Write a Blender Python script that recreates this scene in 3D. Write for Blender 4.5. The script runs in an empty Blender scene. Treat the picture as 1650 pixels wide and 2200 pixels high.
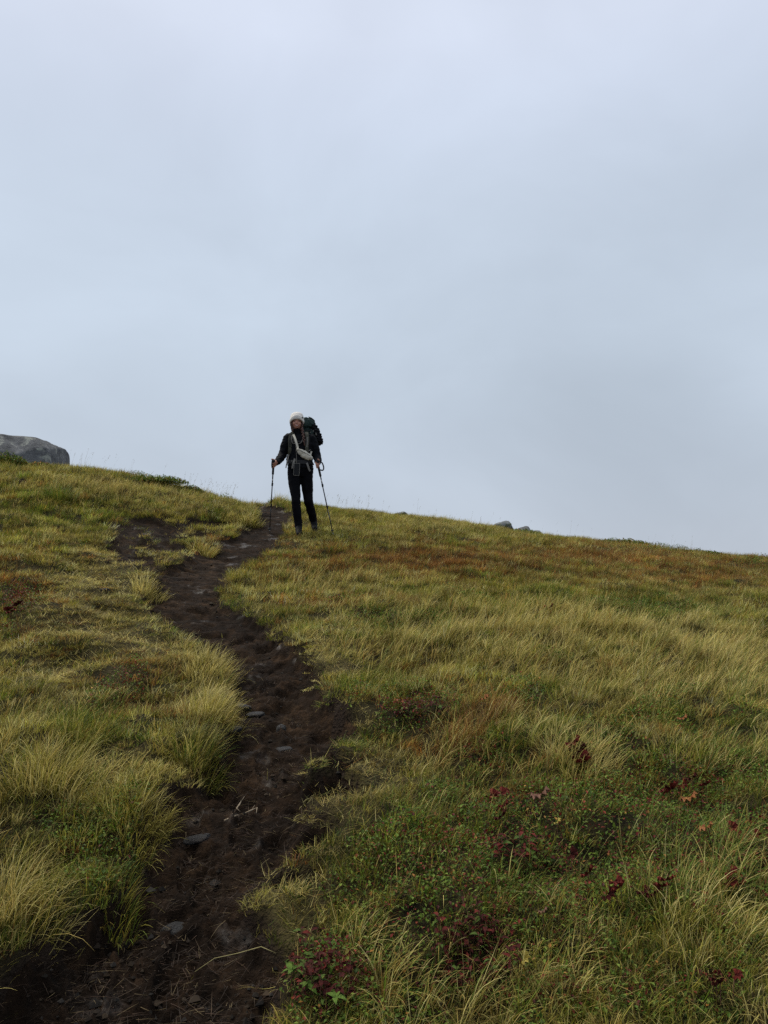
import bpy, bmesh, math, random
import numpy as np
from mathutils import Vector, Matrix, Euler

R = math.radians
rng = np.random.default_rng(7)
random.seed(7)
S = bpy.context.scene
COL = S.collection

# ------------------------------------------------------------------ camera
FPX, PITCH, CAMH = 1600.0, R(6.0), 1.5           # focal length in photo pixels (1650 x 2200)
cam = bpy.data.cameras.new('camera')
cam.sensor_fit = 'VERTICAL'
cam.sensor_height = 34.6
cam.lens = 34.6 * FPX / 2200.0
cam.clip_start, cam.clip_end = 0.05, 2000
cam_o = bpy.data.objects.new('camera', cam)
COL.objects.link(cam_o)
cam_o.location = (0, 0, CAMH)
cam_o.rotation_euler = (R(90) + PITCH, 0, 0)
S.camera = cam_o

# ------------------------------------------------------------------ sky and sun
SUN_EL, SUN_AZ = R(60), R(-60)                    # azimuth from +Y towards +X
wd = bpy.data.worlds.new('World')
S.world = wd
wd.use_nodes = True
nt = wd.node_tree
nt.nodes.clear()
N, L = nt.nodes, nt.links
out = N.new('ShaderNodeOutputWorld')
bg = N.new('ShaderNodeBackground')
bg.inputs['Strength'].default_value = 0.05
sky = N.new('ShaderNodeTexSky')
sky.sky_type = 'NISHITA'
sky.sun_disc = False
sky.sun_elevation = SUN_EL
sky.sun_rotation = SUN_AZ
sky.air_density, sky.dust_density = 1.0, 3.0
tc = N.new('ShaderNodeTexCoord')
sep = N.new('ShaderNodeSeparateXYZ')
L.new(tc.outputs['Generated'], sep.inputs[0])
# cloud deck: brighter overhead, duller near the horizon, soft uneven banks
grad = N.new('ShaderNodeValToRGB')
cr = grad.color_ramp
cr.interpolation = 'B_SPLINE'
cr.elements[0].position = 0.0
cr.elements[0].color = (0.53, 0.585, 0.67, 1)
cr.elements[1].position = 1.0
cr.elements[1].color = (0.86, 0.90, 1.0, 1)
for p, c in ((0.10, (0.53, 0.595, 0.69)), (0.28, (0.54, 0.625, 0.725)), (0.48, (0.58, 0.665, 0.78)), (0.62, (0.635, 0.70, 0.84))):
    e = cr.elements.new(p)
    e.color = (*c, 1)
L.new(sep.outputs[2], grad.inputs[0])
mp = N.new('ShaderNodeMapping')
mp.inputs['Scale'].default_value = (1.0, 1.0, 1.6)
mp.inputs['Location'].default_value = (0.35, 0.1, 0.2)
L.new(tc.outputs['Generated'], mp.inputs[0])
nz = N.new('ShaderNodeTexNoise')
nz.inputs['Scale'].default_value = 2.3
nz.inputs['Detail'].default_value = 5.0
nz.inputs['Roughness'].default_value = 0.5
nz.inputs['Distortion'].default_value = 0.3
L.new(mp.outputs[0], nz.inputs['Vector'])
mr = N.new('ShaderNodeMapRange')
mr.inputs[1].default_value, mr.inputs[2].default_value = 0.3, 0.7
mr.inputs[3].default_value, mr.inputs[4].default_value = 7.5, 9.1
L.new(nz.outputs[0], mr.inputs[0])
# one duller bank of fog low on the right
dv = N.new('ShaderNodeVectorMath')
dv.operation = 'MULTIPLY_ADD'
dv.inputs[1].default_value = (0.06, 0.06, 0.06)
L.new(nz.outputs[1], dv.inputs[0])
L.new(tc.outputs['Generated'], dv.inputs[2])
dp = N.new('ShaderNodeVectorMath')
dp.operation = 'DOT_PRODUCT'
dp.inputs[1].default_value = (0.301, 0.941, 0.152)
L.new(dv.outputs[0], dp.inputs[0])
fr = N.new('ShaderNodeMapRange')
fr.interpolation_type = 'SMOOTHSTEP'
fr.inputs[1].default_value, fr.inputs[2].default_value = 1.016, 1.046
fr.inputs[3].default_value, fr.inputs[4].default_value = 1.0, 0.885
L.new(dp.outputs['Value'], fr.inputs[0])
mm = N.new('ShaderNodeMath')
mm.operation = 'MULTIPLY'
L.new(mr.outputs[0], mm.inputs[0])
L.new(fr.outputs[0], mm.inputs[1])
mul = N.new('ShaderNodeVectorMath')
mul.operation = 'SCALE'
L.new(grad.outputs[0], mul.inputs[0])
L.new(mm.outputs[0], mul.inputs['Scale'])
mix = N.new('ShaderNodeMix')
mix.data_type = 'RGBA'
mix.inputs[0].default_value = 0.94                # what of the clear sky the clouds cover
L.new(sky.outputs[0], mix.inputs[6])
L.new(mul.outputs[0], mix.inputs[7])
L.new(mix.outputs[2], bg.inputs['Color'])
L.new(bg.outputs[0], out.inputs[0])

sl = bpy.data.lights.new('sun', 'SUN')
sl.energy = 1.5
sl.angle = R(40)
sl.color = (1.0, 0.93, 0.80)
sun = bpy.data.objects.new('sun', sl)
COL.objects.link(sun)
sun.rotation_euler = (R(90) - SUN_EL, 0, math.pi - SUN_AZ)
sun.location = (0, 0, 30)

S.view_settings.view_transform = 'Standard'
S.view_settings.look = 'None'
S.view_settings.exposure = 1.3
S.view_settings.gamma = 1.0
S.view_settings.use_curve_mapping = False
S.cycles.max_bounces = 6
S.cycles.diffuse_bounces = 4
S.cycles.use_denoising = False

# ------------------------------------------------------------------ helpers: tags, materials, meshes
def tag(o, label=None, cat=None, group=None, kind=None):
    for k, v in (('label', label), ('category', cat), ('group', group), ('kind', kind)):
        if v:
            o[k] = v
    return o


def empty(name, loc, rz=0.0):
    o = bpy.data.objects.new(name, None)
    COL.objects.link(o)
    o.location = loc
    o.rotation_euler = (0, 0, rz)
    o.empty_display_size = 0.1
    return o


def link(name, me, parent=None, loc=None):
    o = bpy.data.objects.new(name, me)
    COL.objects.link(o)
    if parent is not None:
        o.parent = parent
    if loc is not None:
        o.location = loc
    return o


def principled(name, color, rough=0.8, spec=0.3):
    m = bpy.data.materials.new(name)
    m.use_nodes = True
    b = m.node_tree.nodes['Principled BSDF']
    b.inputs['Base Color'].default_value = (*color, 1)
    b.inputs['Roughness'].default_value = rough
    b.inputs['Specular IOR Level'].default_value = spec
    return m


def noisy(name, c1, c2, scale=20, rough=0.85, bump=0.3, bscale=None, spec=0.3, detail=6, bdist=0.01, wave=None):
    """two-tone procedural material with a bump, in object coordinates"""
    m = principled(name, c1, rough, spec)
    nt = m.node_tree
    b = nt.nodes['Principled BSDF']
    t = nt.nodes.new('ShaderNodeTexCoord')
    n = nt.nodes.new('ShaderNodeTexNoise')
    n.inputs['Scale'].default_value = scale
    n.inputs['Detail'].default_value = detail
    r = nt.nodes.new('ShaderNodeValToRGB')
    r.color_ramp.elements[0].position, r.color_ramp.elements[1].position = 0.35, 0.65
    r.color_ramp.elements[0].color, r.color_ramp.elements[1].color = (*c1, 1), (*c2, 1)
    nt.links.new(t.outputs['Object'], n.inputs['Vector'])
    nt.links.new(n.outputs[0], r.inputs[0])
    nt.links.new(r.outputs[0], b.inputs['Base Color'])
    if wave:
        w = nt.nodes.new('ShaderNodeTexWave')
        w.bands_direction = wave[0]
        w.inputs['Scale'].default_value = wave[1]
        w.inputs['Distortion'].default_value = 1.0
        nt.links.new(t.outputs['Object'], w.inputs['Vector'])
        src = w.outputs[1]
    else:
        n2 = nt.nodes.new('ShaderNodeTexNoise')
        n2.inputs['Scale'].default_value = bscale or scale * 2
        n2.inputs['Detail'].default_value = 8
        nt.links.new(t.outputs['Object'], n2.inputs['Vector'])
        src = n2.outputs[0]
    bp = nt.nodes.new('ShaderNodeBump')
    bp.inputs['Strength'].default_value = bump
    bp.inputs['Distance'].default_value = bdist
    nt.links.new(src, bp.inputs['Height'])
    nt.links.new(bp.outputs[0], b.inputs['Normal'])
    return m


def blade_material(name, trans=0.3, rough=0.6):
    """colour read from the blades' own attribute, thin and a little translucent"""
    m = bpy.data.materials.new(name)
    m.use_nodes = True
    nt = m.node_tree
    nt.nodes.clear()
    o = nt.nodes.new('ShaderNodeOutputMaterial')
    a = nt.nodes.new('ShaderNodeAttribute')
    a.attribute_name = 'Col'
    d = nt.nodes.new('ShaderNodeBsdfPrincipled')
    d.inputs['Roughness'].default_value = rough
    d.inputs['Specular IOR Level'].default_value = 0.2
    t = nt.nodes.new('ShaderNodeBsdfTranslucent')
    mx = nt.nodes.new('ShaderNodeMixShader')
    mx.inputs[0].default_value = trans
    nt.links.new(a.outputs['Color'], d.inputs['Base Color'])
    nt.links.new(a.outputs['Color'], t.inputs['Color'])
    nt.links.new(d.outputs[0], mx.inputs[1])
    nt.links.new(t.outputs[0], mx.inputs[2])
    nt.links.new(mx.outputs[0], o.inputs[0])
    return m


def np_mesh(name, v, quads, tris, col, mat, smooth=True):
    me = bpy.data.meshes.new(name)
    v = np.asarray(v, np.float32)
    nq, ntr = len(quads), len(tris)
    me.vertices.add(len(v))
    me.vertices.foreach_set('co', v.ravel())
    loops = np.concatenate([np.asarray(quads, np.int32).ravel(), np.asarray(tris, np.int32).ravel()]).astype(np.int32)
    me.loops.add(len(loops))
    me.loops.foreach_set('vertex_index', loops)
    me.polygons.add(nq + ntr)
    st = np.concatenate([np.arange(nq) * 4, nq * 4 + np.arange(ntr) * 3]).astype(np.int32)
    me.polygons.foreach_set('loop_start', st)
    me.polygons.foreach_set('use_smooth', np.full(nq + ntr, smooth))
    me.update(calc_edges=True)
    if col is not None:
        a = me.color_attributes.new('Col', 'FLOAT_COLOR', 'POINT')
        c = np.ones((len(v), 4), np.float32)
        c[:, :3] = col
        a.data.foreach_set('color', c.ravel())
    me.materials.append(mat)
    me.validate()
    return me


# ------------------------------------------------------------------ numpy gradient noise
_perm = np.random.default_rng(11).permutation(512).astype(np.int64)
_gang = np.random.default_rng(12).uniform(0, 2 * np.pi, 512)


def noise(x, y, seed=0):
    x = np.asarray(x, float) + seed * 17.31
    y = np.asarray(y, float) - seed * 9.77
    xi, yi = np.floor(x).astype(np.int64), np.floor(y).astype(np.int64)
    xf, yf = x - xi, y - yi
    u, v = xf * xf * xf * (xf * (xf * 6 - 15) + 10), yf * yf * yf * (yf * (yf * 6 - 15) + 10)

    def g(i, j):
        a = _gang[_perm[(_perm[i & 511] + j) & 511]]
        return np.cos(a) * (x - i) + np.sin(a) * (y - j)
    a, b = g(xi, yi), g(xi + 1, yi)
    c, d = g(xi, yi + 1), g(xi + 1, yi + 1)
    return ((a * (1 - u) + b * u) * (1 - v) + (c * (1 - u) + d * u) * v) * 1.5


def fbm(x, y, oct=4, seed=0, gain=0.5):
    s, a = 0.0, 1.0
    for k in range(oct):
        s = s + a * noise(x * 2 ** k, y * 2 ** k, seed + k * 3)
        a *= gain
    return s


def sstep(a, b, x):
    t = np.clip((x - a) / (b - a), 0, 1)
    return t * t * (3 - 2 * t)


# ------------------------------------------------------------------ photo pixel <-> place
cp, sp = math.cos(PITCH), math.sin(PITCH)


def at(px, py, d):
    xc, yc = (px - 825.0) / FPX * d, -(py - 1100.0) / FPX * d
    return np.array([xc, d * cp - yc * sp, CAMH + d * sp + yc * cp])


def proj(X, Y, Z):
    d = np.maximum(Y * cp + (Z - CAMH) * sp, 0.3)
    yc = -Y * sp + (Z - CAMH) * cp
    return 825 + FPX * X / d, 1100 - FPX * yc / d, d


# ------------------------------------------------------------------ the lie of the land
PERSON_PX, PERSON_PY, PERSON_D = 641.6, 1151.0, 10.35
ridge = [(-700, 915, 13.5), (-300, 960, 13.2), (0, 1000, 13), (150, 1013, 13), (300, 1030, 12.6), (410, 1058, 12.6), (490, 1081, 13), (600, 1084, 13.5),
         (700, 1097, 13.6), (800, 1108, 14), (950, 1124, 14.6), (1100, 1150, 15.2), (1300, 1170, 15.5), (1450, 1188, 15.6),
         (1650, 1205, 15.8), (2000, 1240, 16), (2600, 1320, 16)]
ctrl = []
for px, py, d in ridge:
    p = at(px, py, d)
    ctrl.append(p)
    q = at(px, py, d * 1.14)
    ctrl.append(np.array([q[0], q[1], p[2] - 0.05]))
    q = at(px, py, d * 1.7)
    ctrl.append(np.array([q[0], q[1], p[2] - 1.4]))
    q = at(px, py, d * 3.5)
    ctrl.append(np.array([q[0], q[1], p[2] - 9.0]))
for px, py, d in ((-200, 2250, 1.78), (250, 2250, 1.92), (825, 2250, 1.88), (1400, 2250, 1.85), (2000, 2250, 1.85),
                  (-300, 1650, 3.0), (100, 1650, 3.15), (550, 1650, 3.35), (1000, 1650, 3.25), (1600, 1650, 3.3), (2200, 1650, 3.3),
                  (-400, 1400, 4.5), (150, 1400, 4.8), (550, 1400, 5.1), (1000, 1400, 5.0), (1650, 1420, 5.3), (2300, 1440, 5.3),
                  (-500, 1150, 7.5), (100, 1180, 7.6), (450, 1200, 8.4), (700, 1220, 8.3), (1100, 1260, 8.0), (1650, 1290, 8.8), (2300, 1330, 9),
                  (100, 1080, 10.0), (350, 1110, 10.3), (PERSON_PX, PERSON_PY, PERSON_D), (560, 1150, 10.3), (740, 1152, 10.4), (1000, 1180, 11), (1400, 1220, 11.5)):
    ctrl.append(at(px, py, d))
for x, y, z in ((-3, 0, -0.02), (0, 0, -0.02), (3, 0, -0.05), (-4, -6, -1.3), (4, -6, -1.35), (-9, 2, .6), (9, 2, 0.1), (-40, 60, -16), (0, 70, -22), (40, 60, -22), (-30, -20, -4), (30, -20, -5)):
    ctrl.append(np.array([x, y, z], float))
ctrl = np.array(ctrl)


def _k(r2):
    return 0.5 * r2 * np.log(np.maximum(r2, 1e-9))


_n = len(ctrl)
_A = np.zeros((_n + 3, _n + 3))
_dx = ctrl[:, None, :2] - ctrl[None, :, :2]
_A[:_n, :_n] = _k((_dx ** 2).sum(-1)) + np.eye(_n) * 0.02
_A[:_n, _n] = 1
_A[:_n, _n + 1:] = ctrl[:, :2]
_A[_n, :_n] = 1
_A[_n + 1:, :_n] = ctrl[:, :2].T
_w = np.linalg.solve(_A, np.concatenate([ctrl[:, 2], [0, 0, 0]]))


def base_h(X, Y):
    X, Y = np.asarray(X, float), np.asarray(Y, float)
    z = _w[_n] + _w[_n + 1] * X + _w[_n + 2] * Y
    for i in range(_n):
        z = z + _w[i] * _k((X - ctrl[i, 0]) ** 2 + (Y - ctrl[i, 1]) ** 2)
    return z


PATH = np.array([  # photo row: left edge, right edge of the bare peat
    (1068, 492, 540), (1080, 500, 560), (1092, 540, 612), (1104, 552, 626), (1120, 548, 628), (1150, 500, 606), (1180, 425, 590), (1200, 392, 575),
    (1230, 345, 505), (1260, 328, 476), (1290, 306, 468), (1320, 335, 560), (1350, 402, 580), (1400, 446, 640), (1450, 482, 682),
    (1500, 494, 712), (1560, 482, 725), (1600, 474, 728), (1650, 412, 640), (1700, 362, 652), (1750, 332, 652), (1800, 302, 622),
    (1850, 290, 592), (1900, 245, 572), (1980, 165, 566), (2050, 75, 582), (2130, -20, 598), (2250, -140, 605), (3000, -600, 560)], float)
BARE = [(320, 1143, 82, 27), (270, 1172, 50, 16), (440, 1122, 46, 10), (700, 1640, 75, 20), (780, 1722, 34, 18), (330, 1545, 45, 22), (480, 1190, 60, 12), (300, 1200, 60, 20), (345, 1226, 42, 14), (380, 1178, 70, 12), (430, 1150, 50, 10), (705, 1690, 60, 26), (665, 1790, 55, 30), (640, 1880, 50, 30), (720, 1560, 45, 30)]


def fields(X, Y, bz=None):
    """everything the land knows about a spot: photo position, distance, how bare it is"""
    if bz is None:
        bz = base_h(X, Y)
    px, py, d = proj(X, Y, bz)
    wob = (fbm(X * 2.4, Y * 2.4, 2, 5) * 0.07 + fbm(X * 8, Y * 8, 3, 7) * 0.055) * FPX / d
    soft = 0.09 * FPX / d
    lo, hi = np.interp(py, PATH[:, 0], PATH[:, 1]), np.interp(py, PATH[:, 0], PATH[:, 2])
    e = np.minimum(px - lo, hi - px) + wob
    ok = (Y < 13.6) & (Y > -2)
    m = sstep(-soft, soft, e) * ok * (py > 1060)
    for cx, cy, rx, ry in BARE:
        q = ((px - cx) / rx) ** 2 + ((py - cy) / ry) ** 2
        m = np.maximum(m, sstep(1.5, 0.4, q + fbm(X * 3.3, Y * 3.3, 3, 9) * 0.9) * 0.9 * ok)
    return bz, px, py, d, m


def height(X, Y, f=None):
    bz, px, py, d, m = fields(X, Y) if f is None else f
    hum = 0.07 * fbm(X * 0.85, Y * 0.85, 2, 2) + 0.065 * fbm(X * 2.0, Y * 2.0, 3, 4)
    calm = np.clip(((px - PERSON_PX) / 150) ** 2 + ((py - PERSON_PY) / 40) ** 2, 0.1, 1)
    far = 1 - 0.45 * sstep(9, 13, Y)
    return bz + hum * calm * far * (1 - 0.7 * m) + 0.02 - m * (0.11 - 0.03 * sstep(6, 10, Y))


def h1(x, y):
    return float(height(np.array([x]), np.array([y]))[0])


def spot(px, py):
    """the point of the ground seen at a photo position"""
    d = np.linspace(1.2, 17, 1600)
    p = np.stack([at(px, py, q) for q in d])
    g = height(p[:, 0], p[:, 1])
    k = int(np.argmax(p[:, 2] <= g)) if (p[:, 2] <= g).any() else len(d) - 1
    return Vector((p[k, 0], p[k, 1], g[k])), float(d[k])


# ------------------------------------------------------------------ vegetation fields, from where each kind grows on the slope
def blob(px, py, items):
    s = np.zeros_like(px)
    for it in items:
        cx, cy, rx, ry = it[:4]
        k = it[4] if len(it) > 4 else 1.0
        s = np.maximum(s, k * np.exp(-(((px - cx) / rx) ** 2 + ((py - cy) / ry) ** 2)))
    return s


LONG = [(1350, 1850, 350, 200, .35), (1150, 1345, 480, 50), (1500, 1450, 220, 110), (900, 1400, 260, 70, .8), (1250, 1440, 330, 80, .8), (720, 1255, 160, 30, .8), (440, 1480, 60, 110),
        (60, 1620, 150, 110, .5), (190, 1520, 70, 60, .6), (20, 1930, 70, 90, .6), (300, 1720, 80, 70), (320, 1240, 60, 40), (530, 1110, 36, 26), (620, 1082, 90, 14),
        (230, 1060, 230, 28, .9), (1240, 1640, 170, 45, .9), (1010, 1590, 110, 70), (1500, 1960, 200, 130), (1000, 2130, 260, 70, .8), (860, 2010, 120, 80, .7),
        (450, 1160, 60, 20, .8), (1050, 1130, 250, 22, .6), (1350, 1195, 150, 20, .6), (1560, 1640, 120, 90, .6)]
SHORT = [(230, 1260, 140, 80), (170, 1370, 120, 70), (110, 1460, 90, 60, .9), (280, 1195, 90, 24, .9), (700, 1470, 60, 140), (650, 1750, 70, 90), (760, 1680, 110, 70), (290, 1380, 100, 80), (600, 1950, 70, 150), (400, 1480, 50, 90, .5),
         (400, 1640, 80, 40, .6), (640, 1180, 60, 40, .5), (250, 1200, 70, 30)]
GREEN = [(100, 1108, 160, 24), (250, 1120, 60, 20, .7), (60, 1075, 80, 14, .6), (1400, 1315, 190, 26), (1200, 1285, 130, 18, .7), (180, 1565, 80, 50), (230, 1890, 90, 90), (690, 1900, 90, 200, .8), (730, 1620, 70, 40),
         (650, 1350, 70, 40, .7), (490, 1300, 25, 30), (820, 1500, 90, 90, .7), (1350, 1830, 400, 230, 1.1), (1000, 1850, 220, 180, .9), (1150, 1530, 120, 40, .8), (1580, 1550, 100, 80, .8), (960, 1330, 120, 20, .5),
         (640, 1090, 100, 12, .8), (1040, 1990, 200, 60, .7), (200, 1700, 90, 50, .6), (600, 1210, 40, 30, .6)]
RUST = [(930, 1212, 330, 34), (1250, 1200, 260, 26, .95), (1480, 1245, 230, 28, .8), (700, 1190, 110, 26, .6), (1010, 1568, 62, 50), (30, 1290, 80, 80), (290, 1490, 60, 65, 1.0), (740, 1305, 90, 16, .8), (1500, 1215, 260, 20, .8), (880, 1560, 120, 30, .5), (1300, 1680, 300, 40, .25),
        (1580, 1250, 140, 22, .6), (1450, 1735, 160, 40, .4), (450, 1165, 60, 14, .6), (860, 1540, 90, 26, .6)]
SHRUB = [(1000, 1290, 60, 14, .7), (1180, 1420, 70, 20, .5), (560, 1230, 40, 16, .5), (930, 1900, 90, 60, .6), (350, 1075, 60, 10, .5), (160, 1180, 60, 14, .5), (1440, 1185, 260, 20), (1650, 1215, 150, 24), (1390, 1318, 120, 22), (320, 1034, 110, 12), (390, 1045, 60, 10), (20, 990, 60, 16), (850, 1345, 130, 22, .8), (1300, 1790, 330, 110, .75), (1150, 1850, 180, 90, .7), (900, 1530, 130, 40, .9),
         (1130, 1520, 90, 30, .7), (1250, 1940, 320, 60, .5), (1480, 1560, 160, 60, .5), (670, 2090, 90, 60), (1020, 2060, 110, 70), (230, 1800, 90, 60, .6), (280, 1490, 40, 60), (30, 1300, 60, 70, .9), (480, 1080, 30, 8),
         (1020, 1160, 300, 14, .5), (740, 1305, 60, 12, .8), (250, 1900, 80, 70, .5), (1500, 1700, 160, 60, .6), (110, 1070, 60, 12, .6)]
REDLEAF = [(1300, 1850, 420, 220, .42), (1000, 1950, 260, 200, .36), (1100, 1230, 400, 40, .3), (1250, 1655, 70, 22), (1080, 1735, 50, 22), (1450, 1735, 110, 26, .8), (1130, 1850, 140, 50, .8), (1000, 1830, 80, 40, .8), (1480, 1930, 180, 60, .7), (900, 1535, 90, 22), (1010, 1640, 60, 20, .6), (680, 2090, 90, 70), (1020, 2070, 110, 60),
           (30, 1300, 60, 70), (290, 1490, 46, 60, .6), (740, 1303, 70, 10), (1560, 1200, 150, 14, .4), (1200, 1195, 240, 12, .7), (1380, 1225, 140, 14, .8), (1600, 1245, 90, 14, .8), (1350, 2160, 160, 40, .5), (1620, 1850, 60, 60, .6)]


# ground sheet: a fan that is fine near the viewer and coarse far away
ys = np.concatenate([np.linspace(-14, 0.6, 26)[:-1], 0.6 * (17.5 / 0.6) ** np.linspace(0, 1, 330)[:-1], 17.5 * (90 / 17.5) ** np.linspace(0, 1, 40)])
us = np.linspace(-1, 1, 340)
us = np.sign(us) * (0.8 * np.abs(us) + 0.75 * np.abs(us) ** 4)
YY, UU = np.meshgrid(ys, us, indexing='ij')
XX = UU * (np.maximum(YY, 0) + 1.2 + np.maximum(-YY, 0) * .5)
F = fields(XX, YY)
GZ = height(XX, YY, F) - 0.05 * sstep(0.45, 0.9, F[4])
GZ += 0.008 * fbm(XX * 11, YY * 11, 3, 21)
nr, nc = XX.shape
idx = np.arange(nr * nc).reshape(nr, nc)
gq = np.stack([idx[:-1, :-1], idx[:-1, 1:], idx[1:, 1:], idx[1:, :-1]], -1).reshape(-1, 4)

gm = bpy.data.materials.new('thatch_and_moss')
gm.use_nodes = True
nt = gm.node_tree
b = nt.nodes['Principled BSDF']
b.inputs['Roughness'].default_value = 0.95
b.inputs['Specular IOR Level'].default_value = 0.1
g_tc = nt.nodes.new('ShaderNodeTexCoord')
g_n = nt.nodes.new('ShaderNodeTexNoise')
g_n.inputs['Scale'].default_value = 7
g_n.inputs['Detail'].default_value = 12
g_n.inputs['Roughness'].default_value = 0.7
g_r = nt.nodes.new('ShaderNodeValToRGB')
g_r.color_ramp.elements[0].position, g_r.color_ramp.elements[1].position = 0.32, 0.72
g_r.color_ramp.elements[0].color = (0.012, 0.010, 0.005, 1)
g_r.color_ramp.elements[1].color = (0.060, 0.047, 0.020, 1)
e = g_r.color_ramp.elements.new(0.5)
e.color = (0.028, 0.023, 0.009, 1)
g_b = nt.nodes.new('ShaderNodeBump')
g_b.inputs['Distance'].default_value = 0.05
g_n2 = nt.nodes.new('ShaderNodeTexNoise')
g_n2.inputs['Scale'].default_value = 60
g_n2.inputs['Detail'].default_value = 6
for n in (g_n, g_n2):
    nt.links.new(g_tc.outputs['Object'], n.inputs['Vector'])
nt.links.new(g_n.outputs[0], g_r.inputs[0])
g_a = nt.nodes.new('ShaderNodeAttribute')
g_a.attribute_name = 'Col'
g_m = nt.nodes.new('ShaderNodeMix')
g_m.data_type = 'RGBA'
g_m.inputs[7].default_value = (0.020, 0.013, 0.009, 1)
g_s = nt.nodes.new('ShaderNodeSeparateColor')
nt.links.new(g_a.outputs['Color'], g_s.inputs[0])
g_t = nt.nodes.new('ShaderNodeMix')                  # pale mat of trodden straw
g_t.data_type = 'RGBA'
g_t.inputs[7].default_value = (0.085, 0.070, 0.026, 1)
nt.links.new(g_s.outputs[1], g_t.inputs[0])
nt.links.new(g_r.outputs[0], g_t.inputs[6])
nt.links.new(g_s.outputs[0], g_m.inputs[0])
nt.links.new(g_t.outputs[2], g_m.inputs[6])
nt.links.new(g_m.outputs[2], b.inputs['Base Color'])
nt.links.new(g_n2.outputs[0], g_b.inputs['Height'])
nt.links.new(g_b.outputs[0], b.inputs['Normal'])
go = link('ground', np_mesh('ground', np.stack([XX, YY, GZ], -1).reshape(-1, 3), gq, np.zeros((0, 3)), np.stack([sstep(0.02, 0.4, F[4] + 0.12 * fbm(XX * 5, YY * 5, 3, 23)), blob(F[1], F[2], SHORT) * sstep(-.5, .4, fbm(XX * 4, YY * 4, 3, 25)), 0 * XX], -1).reshape(-1, 3), gm))
tag(go, kind='structure')

# the trodden peat: its own finer sheet lying in the trench
pm = bpy.data.materials.new('wet_peat')
pm.use_nodes = True
nt = pm.node_tree
b = nt.nodes['Principled BSDF']
t = nt.nodes.new('ShaderNodeTexCoord')


def tnoise(nt, t, scale, detail=8, rough=0.6, dist=0.0):
    n = nt.nodes.new('ShaderNodeTexNoise')
    n.inputs['Scale'].default_value, n.inputs['Detail'].default_value = scale, detail
    n.inputs['Roughness'].default_value, n.inputs['Distortion'].default_value = rough, dist
    nt.links.new(t.outputs['Object'], n.inputs['Vector'])
    return n


def ramp(nt, src, stops):
    r = nt.nodes.new('ShaderNodeValToRGB')
    r.color_ramp.elements[0].position, r.color_ramp.elements[0].color = stops[0][0], (*stops[0][1], 1)
    r.color_ramp.elements[1].position, r.color_ramp.elements[1].color = stops[-1][0], (*stops[-1][1], 1)
    for p, c in stops[1:-1]:
        r.color_ramp.elements.new(p).color = (*c, 1)
    nt.links.new(src, r.inputs[0])
    return r


n1 = tnoise(nt, t, 9, 12, 0.72)
r1 = ramp(nt, n1.outputs[0], [(0.3, (0.0050, 0.0031, 0.0018)), (0.52, (0.0190, 0.0110, 0.0058)), (0.75, (0.066, 0.038, 0.0195))])
n2 = tnoise(nt, t, 4.2, 4, 0.55)
r2 = ramp(nt, n2.outputs[0], [(0.40, (1.0,) * 3), (0.62, (0.9,) * 3), (0.70, (0.44,) * 3)])
nt.links.new(r2.outputs[0], b.inputs['Roughness'])
b.inputs['Specular IOR Level'].default_value = 0.10
n5 = tnoise(nt, t, 1.3, 5, 0.6)                       # soaked peat is darker than the drying crust
r5 = ramp(nt, n5.outputs[0], [(0.40, (1.0,) * 3), (0.58, (0.52, 0.50, 0.50))])
m5 = nt.nodes.new('ShaderNodeMix')
m5.data_type, m5.blend_type = 'RGBA', 'MULTIPLY'
m5.inputs[0].default_value = 1.0
r6 = ramp(nt, n2.outputs[0], [(0.62, (0.10,) * 3), (0.70, (0.17,) * 3)])
nt.links.new(r6.outputs[0], b.inputs['Specular IOR Level'])
nt.links.new(r1.outputs[0], m5.inputs[6])
nt.links.new(r5.outputs[0], m5.inputs[7])
nt.links.new(m5.outputs[2], b.inputs['Base Color'])
n3 = tnoise(nt, t, 75, 8, 0.65, 0.4)
bp = nt.nodes.new('ShaderNodeBump')
bp.inputs['Distance'].default_value = 0.014
r4 = ramp(nt, n2.outputs[0], [(0.60, (1.0,) * 3), (0.69, (0.45,) * 3)])      # smooth where water stands
nt.links.new(r4.outputs[0], bp.inputs['Strength'])
nt.links.new(n3.outputs[0], bp.inputs['Height'])
nt.links.new(bp.outputs[0], b.inputs['Normal'])

def peat_relief(x, y):
    """trampled peat: lumps, crumbs and boot hollows"""
    lump = 0.024 * fbm(x * 5, y * 6.5, 3, 31)
    crumb = 0.022 * (0.5 - np.abs(fbm(x * 13, y * 18, 4, 33, 0.62)))
    hollow = -0.045 * sstep(0.15, 0.6, fbm(x * 3.4, y * 5.0, 2, 37))
    return lump + crumb + hollow


STEPS = []
for py_, off, rz_ in ((2150, -.12, .2), (2075, .10, -.1), (2010, -.10, .3), (1945, -.16, .5), (1925, .08, .2), (1870, -.02, .1), (1810, .12, .25), (1780, -.13, .3), (1725, .05, .1),
                      (1690, -.10, .4), (1655, .11, .3), (1590, -.05, .1), (1545, .1, 0), (1480, -.05, -.2), (1440, .08, -.2), (1380, .0, -.4)):
    q, _d = spot((np.interp(py_, PATH[:, 0], PATH[:, 1]) + np.interp(py_, PATH[:, 0], PATH[:, 2])) / 2, py_)
    STEPS.append((q.x + off, q.y, rz_))


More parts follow.
